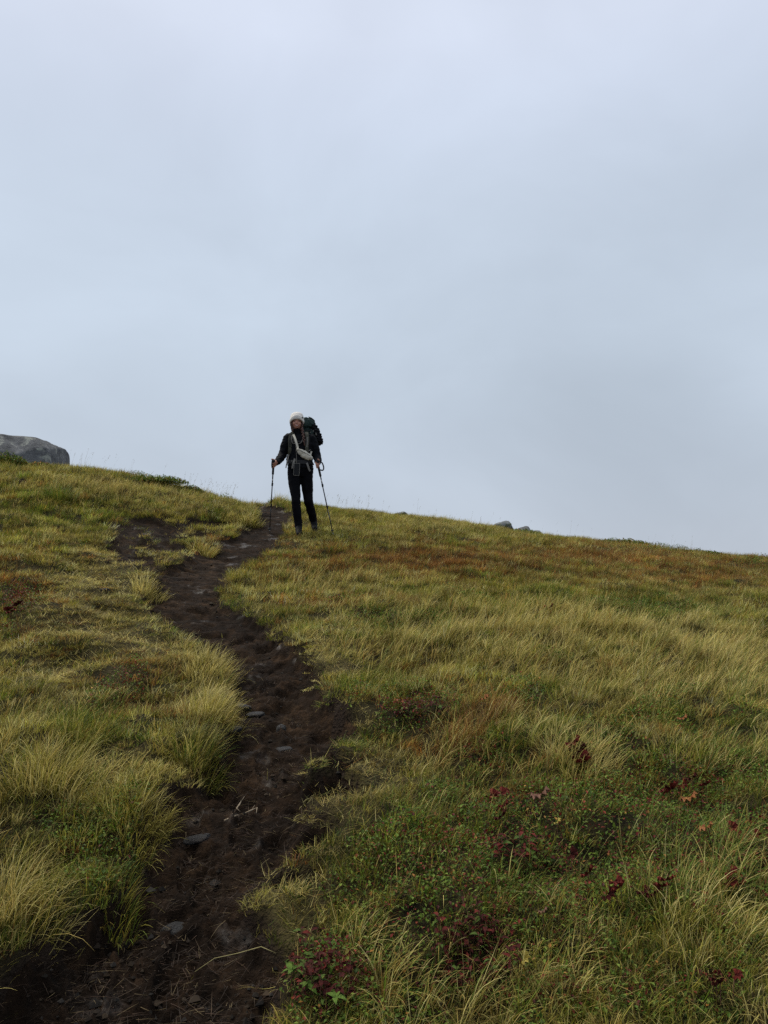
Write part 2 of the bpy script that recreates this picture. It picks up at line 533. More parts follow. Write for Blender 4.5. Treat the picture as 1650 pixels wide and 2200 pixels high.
def prints(x, y):
    """boot prints pressed into the wet peat, with a lugged sole"""
    z = 0 * x
    for cx, cy, a in STEPS:
        u, v = (x - cx) * math.cos(a) + (y - cy) * math.sin(a), -(x - cx) * math.sin(a) + (y - cy) * math.cos(a)
        q = np.sqrt((u / .052) ** 2 + (v / .145) ** 2)
        inside = sstep(1.12, 0.88, q)
        z = z - inside * (.022 + .005 * np.sin(v * 2 * np.pi / .024)) + .012 * np.exp(-((q - 1.2) / .14) ** 2)
    return z


prow = np.concatenate([np.linspace(0.7, 1.7, 40)[:-1], 1.7 * (13.5 / 1.7) ** np.linspace(0, 1, 760)])
pcol = np.linspace(-0.72, 0.2, 300)
PY_, PU = np.meshgrid(prow, pcol, indexing='ij')
PX_ = PU * np.maximum(PY_, 1.8)
PF = fields(PX_, PY_)
pz = height(PX_, PY_, PF)
near = 1 - 0.5 * sstep(5, 11, PY_)
clod = peat_relief(PX_, PY_)
pz += (clod * near + prints(PX_, PY_)) * PF[4] - 0.09 * sstep(0.42, 0.12, PF[4])
keep = PF[4] > 0.06
nr, nc = PX_.shape
idx = np.arange(nr * nc).reshape(nr, nc)
kq = keep[:-1, :-1] | keep[:-1, 1:] | keep[1:, 1:] | keep[1:, :-1]
pq = np.stack([idx[:-1, :-1], idx[:-1, 1:], idx[1:, 1:], idx[1:, :-1]], -1)[kq]
used = np.unique(pq)
remap = np.full(nr * nc, -1)
remap[used] = np.arange(len(used))
pv = np.stack([PX_, PY_, pz], -1).reshape(-1, 3)[used]
po = link('path', np_mesh('path', pv, remap[pq], np.zeros((0, 3)), None, pm))
tag(po, kind='structure')

def scatter(n, dens_pow, y0=1.15, y1=17.0, umax=0.74, seed=1):
    """n spots in the fan before the camera, thinning with distance like 1/Y**dens_pow"""
    g = np.random.default_rng(seed)
    yy = np.linspace(y0, y1, 4000)
    pdf = (yy + 0.6) * yy ** -dens_pow
    cdf = np.cumsum(pdf)
    cdf /= cdf[-1]
    Y = np.interp(g.random(n), cdf, yy)
    X = g.uniform(-umax, umax, n) * (Y + 0.6)
    return X, Y


STRAW = np.array([[0.60, 0.505, 0.165], [0.51, 0.44, 0.120], [0.69, 0.60, 0.24], [0.35, 0.29, 0.066], [0.58, 0.43, 0.130]])
OLIVE = np.array([[0.215, 0.205, 0.024], [0.35, 0.315, 0.050], [0.105, 0.112, 0.012], [0.26, 0.185, 0.030]])
LEAFG = np.array([[0.066, 0.122, 0.011], [0.105, 0.168, 0.018], [0.155, 0.21, 0.030], [0.038, 0.070, 0.007]])
RUSTC = np.array([[0.30, 0.135, 0.030], [0.22, 0.090, 0.022], [0.36, 0.19, 0.048], [0.13, 0.058, 0.016]])
REDC = np.array([[0.14, 0.016, 0.013], [0.10, 0.011, 0.010], [0.19, 0.034, 0.018], [0.075, 0.011, 0.009]])
SHEATH_SHADE = np.array([0.10, 0.082, 0.026])  # dead-sheath brown, also mixed into blade feet as painted shade


def pick(g, pal, n):
    return pal[g.integers(0, len(pal), n)] * g.uniform(0.55, 1.3, (n, 1))


def ribbons(P, az, lean, curl, Ln, W, seg, c0, c1, side_rot=None):
    """grass blades: P roots, az azimuth, lean/curl angles from the vertical, Ln lengths, W widths"""
    n = len(P)
    t = np.linspace(0, 1, seg + 1)
    tm = (t[1:] + t[:-1]) / 2
    ang = lean[:, None] + curl[:, None] * tm[None] ** 1.3
    ds = Ln[:, None] / seg
    hz = np.concatenate([np.zeros((n, 1)), np.cumsum(np.sin(ang) * ds, 1)], 1)
    vz = np.concatenate([np.zeros((n, 1)), np.cumsum(np.cos(ang) * ds, 1)], 1)
    ca, sa = np.cos(az)[:, None], np.sin(az)[:, None]
    C = np.stack([P[:, 0:1] + hz * ca, P[:, 1:2] + hz * sa, P[:, 2:3] + vz], -1)      # n, seg+1, 3
    ra = az + np.pi / 2 if side_rot is None else az + np.pi / 2 + side_rot
    side = np.stack([np.cos(ra), np.sin(ra), np.zeros(n)], -1)[:, None, :]
    wp = W[:, None] * (1 - 0.75 * t[None, :-1] ** 1.6) * 0.5
    Lf, Rt = C[:, :-1] - side * wp[..., None], C[:, :-1] + side * wp[..., None]
    V = np.concatenate([np.stack([Lf, Rt], 2).reshape(n, -1, 3), C[:, -1:]], 1)        # n, 2*seg+1
    nv = 2 * seg + 1
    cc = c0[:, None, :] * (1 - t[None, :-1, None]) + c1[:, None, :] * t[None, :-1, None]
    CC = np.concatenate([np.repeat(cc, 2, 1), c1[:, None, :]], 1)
    o = np.arange(n)[:, None] * nv
    q = []
    for k in range(seg - 1):
        q.append(np.stack([o[:, 0] + 2 * k, o[:, 0] + 2 * k + 1, o[:, 0] + 2 * k + 3, o[:, 0] + 2 * k + 2], -1))
    q = np.concatenate(q) if q else np.zeros((0, 4), int)
    tr = np.stack([o[:, 0] + 2 * seg - 2, o[:, 0] + 2 * seg - 1, o[:, 0] + 2 * seg], -1)
    return V.reshape(-1, 3), q, tr, CC.reshape(-1, 3)


def merge(parts):
    vs, qs, ts, cs, o = [], [], [], [], 0
    for v, q, t_, c in parts:
        vs.append(v)
        qs.append(q + o)
        ts.append(t_ + o)
        cs.append(c)
        o += len(v)
    return np.concatenate(vs), np.concatenate(qs), np.concatenate(ts), np.concatenate(cs)


M_BLADE = blade_material('grass_blade', 0.38)
M_LEAF = blade_material('leaf_blade', 0.3, 0.6)


def wind_az(X, Y):
    """which way the blades have been combed: mostly to the right and a little downhill"""
    return -0.35 + 0.9 * fbm(X * 0.5, Y * 0.5, 2, 55)


def make_grass(name, n, seed, mode):
    g = np.random.default_rng(seed)
    if mode == 'tuft':                                     # blades gathered in small tufts
        nb = 24
        cx, cy = scatter(n // nb, 0.8, seed=seed)
        rad = (0.014 + 0.030 * g.random(len(cx))) * (0.8 + 0.06 * cy)
        ang = g.uniform(0, 2 * np.pi, (len(cx), nb))
        rr = np.sqrt(g.random((len(cx), nb))) * rad[:, None]
        X, Y = (cx[:, None] + rr * np.cos(ang)).ravel(), (cy[:, None] + rr * np.sin(ang)).ravel()
        outw, rrel = ang.ravel(), (rr / rad[:, None]).ravel()
        tone = np.repeat(g.random(len(cx)), nb)
        tlen = np.repeat(g.uniform(0.6, 1.3, len(cx)), nb)
    else:
        X, Y = scatter(n, 0.95 if mode != 'thatch' else 1.05, seed=seed)
        outw, rrel = g.uniform(0, 2 * np.pi, n), np.full(n, 0.5)
        tone = np.clip(0.5 + 0.7 * fbm(X * 2.5, Y * 2.5, 3, 71), 0, 1)
        tlen = np.ones(n)
    f = fields(X, Y)
    bz, px, py, d, m = f
    Z = height(X, Y, f)
    jx, jy = px + fbm(X * 1.9, Y * 1.9, 2, 61) * 0.28 * FPX / d, py + fbm(X * 1.9, Y * 1.9, 2, 63) * 0.06 * FPX / d
    lo, sh, gr, ru, sb = (blob(jx, jy, q) for q in (LONG, SHORT, GREEN, RUST, SHRUB))
    me_ = m + 0.16 * fbm(X * 7, Y * 7, 3, 65) + 0.14 * g.normal(size=len(X))
    patch = fbm(X * 1.3, Y * 1.3, 3, 81)                   # thick and thin places
    keep_p = 1 - sstep(0.12, 0.42, me_)
    if mode == 'tuft':
        keep_p *= np.clip(0.40 + 0.9 * lo - 1.0 * sh + 0.4 * patch - 0.35 * sb, 0.02, 1)
    elif mode == 'thatch':
        keep_p = (1 - sstep(0.25, 0.75, me_)) * np.clip(0.35 + 0.65 * sh + 0.2 * patch - 0.35 * sb, 0.08, 1)
    elif mode == 'stray':
        keep_p = sstep(0.15, 0.5, m) * (1 - sstep(0.5, 0.98, m) * 0.95) * sstep(-0.1, 0.5, fbm(X * 2.4, Y * 2.4, 3, 91))
    else:
        keep_p *= np.clip(0.85 - 0.35 * lo - 0.4 * patch - 0.35 * sb, 0.08, 1)
    k = g.random(len(X)) < keep_p
    X, Y, Z, d, m, lo, sh, gr, ru, sb, outw, rrel, tone, tlen = (a[k] for a in (X, Y, Z, d, m, lo, sh, gr, ru, sb, outw, rrel, tone, tlen))
    n = len(X)
    wa = wind_az(X, Y)
    # length, lean and hue
    if mode == 'tuft':
        Ln = (0.085 + 0.12 * lo) * tlen * g.uniform(0.45, 1.2, n) * (1 - 0.4 * sh)
        wx = np.cos(outw) * (0.35 + 0.9 * rrel) * 0.7 + np.cos(wa) * 0.85 + g.normal(0, .35, n)
        wy = np.sin(outw) * (0.35 + 0.9 * rrel) * 0.7 + np.sin(wa) * 0.85 + g.normal(0, .35, n)
        az = np.arctan2(wy, wx)
        st = np.hypot(wx, wy)
        lean = np.clip(0.12 + 0.26 * st * g.uniform(0.4, 1.5, n), 0, 1.2)
        curl = np.clip(g.normal(0.85, 0.5, n), 0.0, 2.1)
    elif mode == 'thatch':                                 # fallen dead blades, lying any way
        Ln = g.uniform(0.03, 0.13, n) * (1 - 0.25 * sh)
        az = g.uniform(0, 2 * np.pi, n)
        lean = np.clip(g.normal(1.25, 0.2, n), 0.7, 1.6)
        curl = g.normal(0.1, 0.6, n)
        Z = Z + g.uniform(0.003, 0.03, n)
    else:
        Ln = (0.035 + 0.075 * g.random(n) ** 1.5 + 0.05 * lo) * (1 - 0.4 * sh)
        az = np.where(g.random(n) < 0.4, wa + g.normal(0, .8, n), outw)
        lean = np.clip(g.normal(0.55, 0.38, n) + 0.45 * sh, 0.05, 1.4)
        curl = np.clip(g.normal(0.5, 0.55, n), -0.3, 1.6)
    Ln *= 1 - 0.35 * sstep(0.05, 0.4, m)
    pg = np.clip(0.18 + 0.85 * gr - 0.12 * lo + (tone - 0.5) * 0.6, 0.02, 0.95)
    ps = np.clip(0.46 + 0.5 * lo - 0.45 * gr + 0.3 * sh + (0.5 - tone) * 0.5, 0.04, 0.95)
    if mode == 'thatch':
        pg, ps = pg * 0.35, np.clip(ps + 0.3, 0, 1)
    u = g.random(n)
    col = pick(g, OLIVE, n)
    a = u < ps
    col[a] = pick(g, STRAW, int(a.sum()))
    a = u > 1 - pg * 0.8
    col[a] = pick(g, LEAFG, int(a.sum())) * 1.15
    a = g.random(n) < np.clip(ru * 0.75 + 0.05, 0, 0.8)
    col[a] = pick(g, RUSTC, int(a.sum()))
    if mode == 'thatch':
        a = g.random(n) < 0.55 - 0.35 * sh
        col[a] = col[a] * 0.35 + SHEATH_SHADE * 0.4
        base = col
    else:
        base = col * 0.55 + SHEATH_SHADE * 0.45  # feet darkened: shade between blades painted in along with the brown sheath
    dist = np.clip(d / 5.0, 0.5, 3)
    W = g.uniform(0.0016, 0.0032, n) * (0.74 + 0.55 * dist)
    if mode == 'thatch':
        W *= 0.55 + 0.4 * sstep(2.5, 6, d)
    P = np.stack([X, Y, Z - (0.012 if mode != 'thatch' else 0)], -1)
    rot = g.uniform(-0.9, 0.9, n)
    parts = []
    lims = {'tuft': ((0, 3.4, 5), (3.4, 6.0, 4), (6.0, 9.0, 3), (9.0, 99, 2)), 'thatch': ((0, 3, 3), (3, 99, 1))}.get(mode, ((0, 3.0, 3), (3.0, 99, 2)))
    for lo_, hi_, seg in lims:
        s = (d >= lo_) & (d < hi_)
        if s.any():
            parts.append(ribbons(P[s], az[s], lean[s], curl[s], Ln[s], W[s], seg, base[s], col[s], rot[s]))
    v, q, t_, c = merge(parts)
    return tag(link(name, np_mesh(name, v, q, t_, c, M_BLADE, False)), kind='stuff')


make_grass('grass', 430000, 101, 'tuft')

def make_turf(name, n, seed):
    """the close turf between the tufts: small clumps of short blades, set down on every free spot"""
    g = np.random.default_rng(seed)
    bank = bpy.data.collections.new('turf_clumps')
    mat = bpy.data.materials.new('turf_blade')
    mat.use_nodes = True
    nt = mat.node_tree
    nt.nodes.clear()
    o = nt.nodes.new('ShaderNodeOutputMaterial')
    own = nt.nodes.new('ShaderNodeAttribute')
    own.attribute_name = 'Col'
    sp_ = nt.nodes.new('ShaderNodeSeparateColor')
    nt.links.new(own.outputs['Color'], sp_.inputs[0])
    tints = []
    for nm in ('tint_green', 'tint_straw'):
        a = nt.nodes.new('ShaderNodeAttribute')
        a.attribute_type = 'INSTANCER'
        a.attribute_name = nm
        tints.append(a)
    mx = nt.nodes.new('ShaderNodeMix')
    mx.data_type = 'RGBA'
    nt.links.new(sp_.outputs[1], mx.inputs[0])
    nt.links.new(tints[0].outputs['Color'], mx.inputs[6])
    nt.links.new(tints[1].outputs['Color'], mx.inputs[7])
    sc = nt.nodes.new('ShaderNodeVectorMath')
    sc.operation = 'SCALE'
    nt.links.new(mx.outputs[2], sc.inputs[0])
    nt.links.new(sp_.outputs[0], sc.inputs['Scale'])
    d = nt.nodes.new('ShaderNodeBsdfPrincipled')
    d.inputs['Roughness'].default_value, d.inputs['Specular IOR Level'].default_value = 0.6, 0.2
    t = nt.nodes.new('ShaderNodeBsdfTranslucent')
    ms = nt.nodes.new('ShaderNodeMixShader')
    ms.inputs[0].default_value = 0.42
    for sh_, i in ((d, 1), (t, 2)):
        nt.links.new(sc.outputs[0], sh_.inputs[0])
        nt.links.new(sh_.outputs[0], ms.inputs[i])
    nt.links.new(ms.outputs[0], o.inputs[0])
    for k in range(14):
        m = 46
        a = g.uniform(0, 6.283, m)
        r = np.sqrt(g.random(m)) * 0.055
        P = np.stack([r * np.cos(a), r * np.sin(a), np.full(m, -0.012)], -1)
        wx, wy = np.cos(a) * .5 + .45 + g.normal(0, .5, m), np.sin(a) * .5 + g.normal(0, .5, m)
        az, st = np.arctan2(wy, wx), np.hypot(wx, wy)
        lean = np.clip(.12 + .38 * st * g.uniform(.4, 1.4, m), 0, 1.35)
        curl = np.clip(g.normal(.6, .6, m), -.3, 2.0)
        Ln = g.uniform(.025, .085, m)
        sel = (g.random(m) < .45) * g.uniform(.6, 1, m)
        c = np.stack([g.uniform(.55, 1.3, m), sel, np.zeros(m)], -1)
        c0 = c * np.array([[.75, 1, 1]])  # blade feet dimmed in colour, painting in the shade low in the clump
        v, q, t_, cc = ribbons(P, az, lean, curl, Ln, g.uniform(.0018, .0032, m), 3, c0, c, g.uniform(-.9, .9, m))
        ob = bpy.data.objects.new('turf_clump', np_mesh('turf_clump', v, q, t_, cc, mat, False))
        bank.objects.link(ob)
    X, Y = scatter(n, 0.75, seed=seed)
    f = fields(X, Y)
    bz, px, py, d_, m = f
    jx, jy = px + fbm(X * 1.9, Y * 1.9, 2, 61) * 0.28 * FPX / d_, py + fbm(X * 1.9, Y * 1.9, 2, 63) * 0.06 * FPX / d_
    lo, sh, gr, ru, sb = (blob(jx, jy, q) for q in (LONG, SHORT, GREEN, RUST, SHRUB))
    me_ = m + 0.30 * fbm(X * 6, Y * 6, 4, 65) + 0.14 * g.normal(size=n)
    patch = fbm(X * 1.3, Y * 1.3, 3, 81)
    worn = sstep(0.1, 0.5, sh) * sstep(0.0, 0.5, fbm(X * 3, Y * 3, 3, 83))
    k = g.random(n) < (1 - sstep(0.10, 0.55, me_)) * np.clip(0.95 - 0.75 * sb - 0.55 * worn - 0.6 * patch - .28 * sstep(4.5, 2.5, d_), 0.06, 1)
    X, Y, d_, m, lo, sh, gr, ru = (a[k] for a in (X, Y, d_, m, lo, sh, gr, ru))
    n = len(X)
    Z = height(X, Y)
    tone = fbm(X * 2.2, Y * 2.2, 3, 71) + g.normal(0, .25, n)
    gA = np.where((g.random(n) < np.clip(.22 + .9 * gr - .2 * lo + .7 * tone, .03, .97))[:, None], pick(g, LEAFG, n), pick(g, OLIVE, n)) * 1.05
    pale = np.clip(.48 + .5 * sh + .5 * lo - .55 * gr - .6 * tone, 0, 1)
    gB = pick(g, STRAW, n)
    w = g.random(n) > pale
    gB[w] = pick(g, OLIVE, int(w.sum())) * 1.15
    w = g.random(n) < pale * .45 + .35 * sh
    gA[w] = pick(g, STRAW, int(w.sum())) * .8
    w = g.random(n) < ru * .82 + .035
    gA[w], gB[w] = pick(g, RUSTC, int(w.sum())), pick(g, RUSTC, int(w.sum())) * 1.1
    vary = np.exp(.42 * fbm(X * 1.1, Y * 1.1, 3, 87) + .30 * fbm(X * 4, Y * 4, 2, 89) + g.normal(0, .22, n))[:, None]    # richer and poorer growth
    gA, gB = np.clip(gA * vary, 0, .7), np.clip(gB * vary, 0, .7)
    brown = g.random(n) < .13
    gA[brown] = SHEATH_SHADE * 1.3
    me = bpy.data.meshes.new(name)
    me.vertices.add(n)
    me.vertices.foreach_set('co', np.stack([X, Y, Z], -1).astype(np.float32).ravel())
    size = (.75 + .055 * d_) * g.uniform(.7, 1.25, n)
    rot = np.stack([g.normal(0, .12, n), g.normal(0, .12, n), wind_az(X, Y) + g.normal(0, .9, n)], -1)
    scl = np.stack([size, size, size * (1 - .72 * sh) * (1 - .3 * sstep(.02, .3, m))], -1)
    for nm, arr in (('spin', rot), ('size', scl), ('tint_green', gA), ('tint_straw', gB)):
        at_ = me.attributes.new(nm, 'FLOAT_VECTOR', 'POINT')
        at_.data.foreach_set('vector', np.ascontiguousarray(arr, np.float32).ravel())
    ob = link(name, me)
    ng = bpy.data.node_groups.new('set_clumps', 'GeometryNodeTree')
    ng.interface.new_socket('Geometry', in_out='INPUT', socket_type='NodeSocketGeometry')
    ng.interface.new_socket('Geometry', in_out='OUTPUT', socket_type='NodeSocketGeometry')
    gi, gout = ng.nodes.new('NodeGroupInput'), ng.nodes.new('NodeGroupOutput')
    ci = ng.nodes.new('GeometryNodeCollectionInfo')
    ci.inputs['Collection'].default_value = bank
    ci.inputs['Separate Children'].default_value = True
    ci.inputs['Reset Children'].default_value = True
    ip = ng.nodes.new('GeometryNodeInstanceOnPoints')
    ip.inputs['Pick Instance'].default_value = True
    ri = ng.nodes.new('FunctionNodeRandomValue')
    ri.data_type = 'INT'
    ri.inputs[4].default_value, ri.inputs[5].default_value = 0, 13
    na = []
    for nm in ('spin', 'size'):
        a = ng.nodes.new('GeometryNodeInputNamedAttribute')
        a.data_type = 'FLOAT_VECTOR'
        a.inputs[0].default_value = nm
        na.append(a)
    er = ng.nodes.new('FunctionNodeEulerToRotation')
    ng.links.new(na[0].outputs[0], er.inputs[0])
    ng.links.new(gi.outputs[0], ip.inputs['Points'])
    ng.links.new(ci.outputs[0], ip.inputs['Instance'])
    ng.links.new(ri.outputs[2], ip.inputs['Instance Index'])
    ng.links.new(er.outputs[0], ip.inputs['Rotation'])
    ng.links.new(na[1].outputs[0], ip.inputs['Scale'])
    ng.links.new(ip.outputs[0], gout.inputs[0])
    md = ob.modifiers.new('set_clumps', 'NODES')
    md.node_group = ng
    return tag(ob, kind='stuff')


make_turf('turf', 75000, 102)
make_grass('fallen_grass', 300000, 104, 'thatch')
make_grass('trampled_grass', 30000, 103, 'stray')

# low leafy growth: bilberry and crowberry, small folded leaves on a thicket a hand high
def make_leaves(name, n, seed):
    g = np.random.default_rng(seed)
    X, Y = scatter(n, 1.0, seed=seed)
    f = fields(X, Y)
    bz, px, py, d, m = f
    jx, jy = px + noise(X * 1.7, Y * 1.7, 61) * 0.25 * FPX / d, py + noise(X * 1.7, Y * 1.7, 63) * 0.05 * FPX / d
    sb, rd = blob(jx, jy, SHRUB), blob(jx, jy, REDLEAF)
    clump = 0.35 + 0.65 * sstep(-0.35, 0.35, fbm(X * 3.5, Y * 3.5, 3, 44))
    k = g.random(n) < (0.06 + 0.94 * np.maximum(sb, rd * .9)) * clump * (1 - sstep(0.15, 0.4, m))
    X, Y, d, m, sb, rd, clump = (a[k] for a in (X, Y, d, m, sb, rd, clump))
    Z = height(X, Y)
    n = len(X)
    top = (0.03 + 0.10 * sb * clump) * (0.8 + 0.4 * g.random(n))
    Z = Z + top * g.random(n) ** 0.55
    size = g.uniform(0.007, 0.017, n) * np.clip(0.75 + d / 14, 0.8, 1.6)
    az = g.uniform(0, 2 * np.pi, n)
    el = g.normal(0.45, 0.5, n)
    fw = np.stack([np.cos(az) * np.cos(el), np.sin(az) * np.cos(el), np.sin(el)], -1)
    sd = np.stack([-np.sin(az), np.cos(az), np.zeros(n)], -1)
    up = np.cross(sd, fw)
    up[up[:, 2] < 0] *= -1
    C = np.stack([X, Y, Z], -1)
    s = size[:, None]
    A, T = C - fw * s * .5, C + fw * s * .6
    B1, B2 = C + sd * s * .36 + up * s * .16, C - sd * s * .36 + up * s * .16
    V = np.stack([A, B1, T, B2], 1).reshape(-1, 3)
    o = np.arange(n)[:, None] * 4
    tr = np.concatenate([o + np.array([[0, 1, 2]]), o + np.array([[0, 2, 3]])])
    col = pick(g, LEAFG, n) * 0.95
    u = g.random(n)
    a = u < np.clip(0.02 + 0.62 * rd, 0, 0.7)
    col[a] = pick(g, REDC, int(a.sum()))
    a = (u > 0.972)
    col[a] = pick(g, RUSTC, int(a.sum()))
    return tag(link(name, np_mesh(name, V, np.zeros((0, 4), int), tr, np.repeat(col, 4, 0), M_LEAF, False)), kind='stuff')


make_leaves('bilberry_ground_cover', 760000, 201)

# dead grass bits and rootlets lying on the peat
g = np.random.default_rng(301)
X, Y = scatter(110000, 1.2, 1.3, 12.8, 0.6, 301)
X = -0.26 * (Y + 0.6) + X * 0.8
f = fields(X, Y)
k = (f[4] > 0.4) & (g.random(len(X)) < 0.25 + 0.75 * sstep(-0.2, 0.5, fbm(X * 2, Y * 2, 3, 97)))
X, Y = X[k], Y[k]
n = len(X)
F2 = fields(X, Y)
Z = height(X, Y, F2)
nearf = 1 - 0.5 * sstep(5, 11, Y)
Z += peat_relief(X, Y) * nearf * F2[4]
pal = np.array([[0.075, 0.050, 0.030], [0.035, 0.022, 0.014], [0.16, 0.12, 0.06], [0.035, 0.022, 0.014], [0.025, 0.016, 0.011], [0.025, 0.017, 0.012], [0.07, 0.042, 0.028], [0.03, 0.02, 0.014]])
col = pick(g, pal, n)
v, q, t_, c = ribbons(np.stack([X, Y, Z + 0.003], -1), g.uniform(0, 6.28, n), g.normal(1.5, 0.12, n), g.normal(0.1, 0.25, n), g.gamma(2.2, 0.016, n) + 0.012, g.uniform(0.0009, 0.0020, n) * (0.7 + Y / 6), 2, col, col, None)
tag(link('dead_grass_litter', np_mesh('dead_grass_litter', v, q, t_, c, M_BLADE, False)), kind='stuff')

# crumbs, grit and small half-buried stones in the peat
g = np.random.default_rng(351)
X, Y = scatter(30000, 1.2, 1.3, 11.5, 0.55, 351)
X = -0.26 * (Y + 0.6) + X * 0.8
f = fields(X, Y)
k = (f[4] > 0.35) & (g.random(len(X)) < 0.15 + 0.85 * sstep(0.0, 0.5, fbm(X * 2.6, Y * 2.6, 3, 99)))
X, Y = X[k], Y[k]
n = len(X)
f = fields(X, Y)
Z = height(X, Y, f) + (peat_relief(X, Y) * (1 - 0.5 * sstep(5, 11, Y)) + prints(X, Y)) * f[4]
sz = np.clip(g.gamma(1.6, 0.0032, n), 0.0025, 0.022)
oct_ = np.array([[1, 0, 0], [0, 1, 0], [-1, 0, 0], [0, -1, 0], [0, 0, .8], [0, 0, -.8]])
V = oct_[None] * g.uniform(0.55, 1.35, (n, 6, 1)) * sz[:, None, None]
a = g.uniform(0, 6.28, n)
V = np.stack([V[..., 0] * np.cos(a)[:, None] - V[..., 1] * np.sin(a)[:, None], V[..., 0] * np.sin(a)[:, None] + V[..., 1] * np.cos(a)[:, None], V[..., 2]], -1)
V += np.stack([X, Y, Z + sz * 0.15], -1)[:, None, :]
tri8 = np.array([[0, 1, 4], [1, 2, 4], [2, 3, 4], [3, 0, 4], [1, 0, 5], [2, 1, 5], [3, 2, 5], [0, 3, 5]])
tr = (np.arange(n)[:, None, None] * 6 + tri8[None]).reshape(-1, 3)
pal = np.array([[0.012, 0.008, 0.005], [0.022, 0.014, 0.008], [0.008, 0.006, 0.004], [0.035, 0.024, 0.014], [0.022, 0.019, 0.016]])
tag(link('peat_crumbs', np_mesh('peat_crumbs', V.reshape(-1, 3), np.zeros((0, 4), int), tr, np.repeat(pick(g, pal, n), 6, 0), blade_material('crumb', 0.0, 0.9), False)), kind='stuff')

# thin flowering stalks that stand up into the sky along the crest
g = np.random.default_rng(401)
parts = []
crest = [(r[0], r[1], r[2]) for r in ridge]
zones = [(430, 500, 40), (540, 640, 40), (690, 790, 36), (330, 430, 14), (140, 190, 10), (800, 1300, 22), (1380, 1520, 8), (160, 330, 12)]
for x0, x1, cnt in zones:
    for i in range(cnt):
        px = g.uniform(x0, x1)
        d = np.interp(px, [r[0] for r in ridge], [r[2] for r in ridge]) - g.uniform(0.0, 1.6)
        p = at(px, 1100, d)
        z = h1(p[0], p[1])
        if fields(p[:1], p[1:2])[4][0] > 0.1:
            continue
        Ln = g.uniform(0.22, 0.40)
        az = g.normal(0.2, 0.5)
        le, cu = g.uniform(0.02, 0.2), g.uniform(0.1, 0.6)
        root = np.array([[p[0], p[1], z - 0.02]])
        cst = np.array([[0.22, 0.18, 0.09]])
        parts.append(ribbons(root, np.array([az]), np.array([le]), np.array([cu]), np.array([Ln]), np.array([0.0035]), 5, cst, cst))
        tip = parts[-1][0][-1]
        for k in range(int(g.integers(4, 9))):
            back = g.uniform(0, 0.07)
            rp = np.array([[tip[0] - back * math.sin(le + cu) * math.cos(az), tip[1], tip[2] - back * math.cos(le + cu)]])
            parts.append(ribbons(rp, np.array([g.uniform(0, 6.28)]), np.array([g.uniform(0.4, 1.2)]), np.array([0.6]), np.array([g.uniform(0.012, 0.03)]), np.array([0.004]), 2, cst * .8, cst * .8))
v, q, t_, c = merge(parts)
tag(link('flowering_grass', np_mesh('flowering_grass', v, q, t_, c, M_BLADE, False)), kind='stuff')

# ================================================================== single things on the slope
def bm_mesh(name, bm, mat, smooth=True):
    me = bpy.data.meshes.new(name)
    bm.normal_update()
    bm.to_mesh(me)
    bm.free()
    if mat is not None:
        me.materials.append(mat)
    me.polygons.foreach_set('use_smooth', [smooth] * len(me.polygons))
    return me


def rock_mesh(name, dims, seed, mat, sub=4, power=2.6, rough=0.12, cuts=6, planes=()):
    """a weathered stone: superellipsoid with flattened faces and noise"""
    g = np.random.default_rng(seed)
    bm = bmesh.new()
    bmesh.ops.create_icosphere(bm, subdivisions=sub, radius=1)
    v = np.array([w.co[:] for w in bm.verts])
    n = v / np.linalg.norm(v, axis=1, keepdims=True)
    r = 1 / (np.abs(n) ** power).sum(1) ** (1 / power)
    v = n * r[:, None]
    for k in range(cuts):
        q = g.normal(size=3)
        q /= np.linalg.norm(q)
        lim = g.uniform(0.70, 0.95)
        dd = v @ q - lim
        v -= np.maximum(dd, 0)[:, None] * q * 0.85
    for q, lim in planes:
        q = np.array(q, float) / np.linalg.norm(q)
        v -= np.maximum(v @ q - lim, 0)[:, None] * q * 0.95
    o = g.uniform(0, 30, 3)
    nn = fbm(n[:, 0] * 1.6 + n[:, 2] * 1.1 + o[0], n[:, 1] * 1.6 - n[:, 2] * 0.9 + o[1], 5, seed % 7)
    v *= (1 + rough * nn)[:, None]
    v *= np.array(dims)[None]
    for w, c in zip(bm.verts, v):
        w.co = c
    return bm_mesh(name, bm, mat)


def stone_material(name, c1, c2, lichen, scale, wet=0.85):
    m = principled(name, c1, wet, 0.3)
    nt = m.node_tree
    b = nt.nodes['Principled BSDF']
    t = nt.nodes.new('ShaderNodeTexCoord')
    a = tnoise(nt, t, scale, 10, 0.7)
    r = ramp(nt, a.outputs[0], [(0.3, c1), (0.7, c2)])
    l = tnoise(nt, t, scale * 0.55, 6, 0.65, 0.5)
    lr = ramp(nt, l.outputs[0], [(0.54, (0, 0, 0)), (0.62, (1, 1, 1))])
    mx = nt.nodes.new('ShaderNodeMix')
    mx.data_type = 'RGBA'
    nt.links.new(lr.outputs[0], mx.inputs[0])
    nt.links.new(r.outputs[0], mx.inputs[6])
    mx.inputs[7].default_value = (*lichen, 1)
    nt.links.new(mx.outputs[2], b.inputs['Base Color'])
    h = tnoise(nt, t, scale * 2.5, 12, 0.78)
    bp = nt.nodes.new('ShaderNodeBump')
    bp.inputs['Strength'].default_value, bp.inputs['Distance'].default_value = 0.8, 0.03
    nt.links.new(h.outputs[0], bp.inputs['Height'])
    nt.links.new(bp.outputs[0], b.inputs['Normal'])
    return m


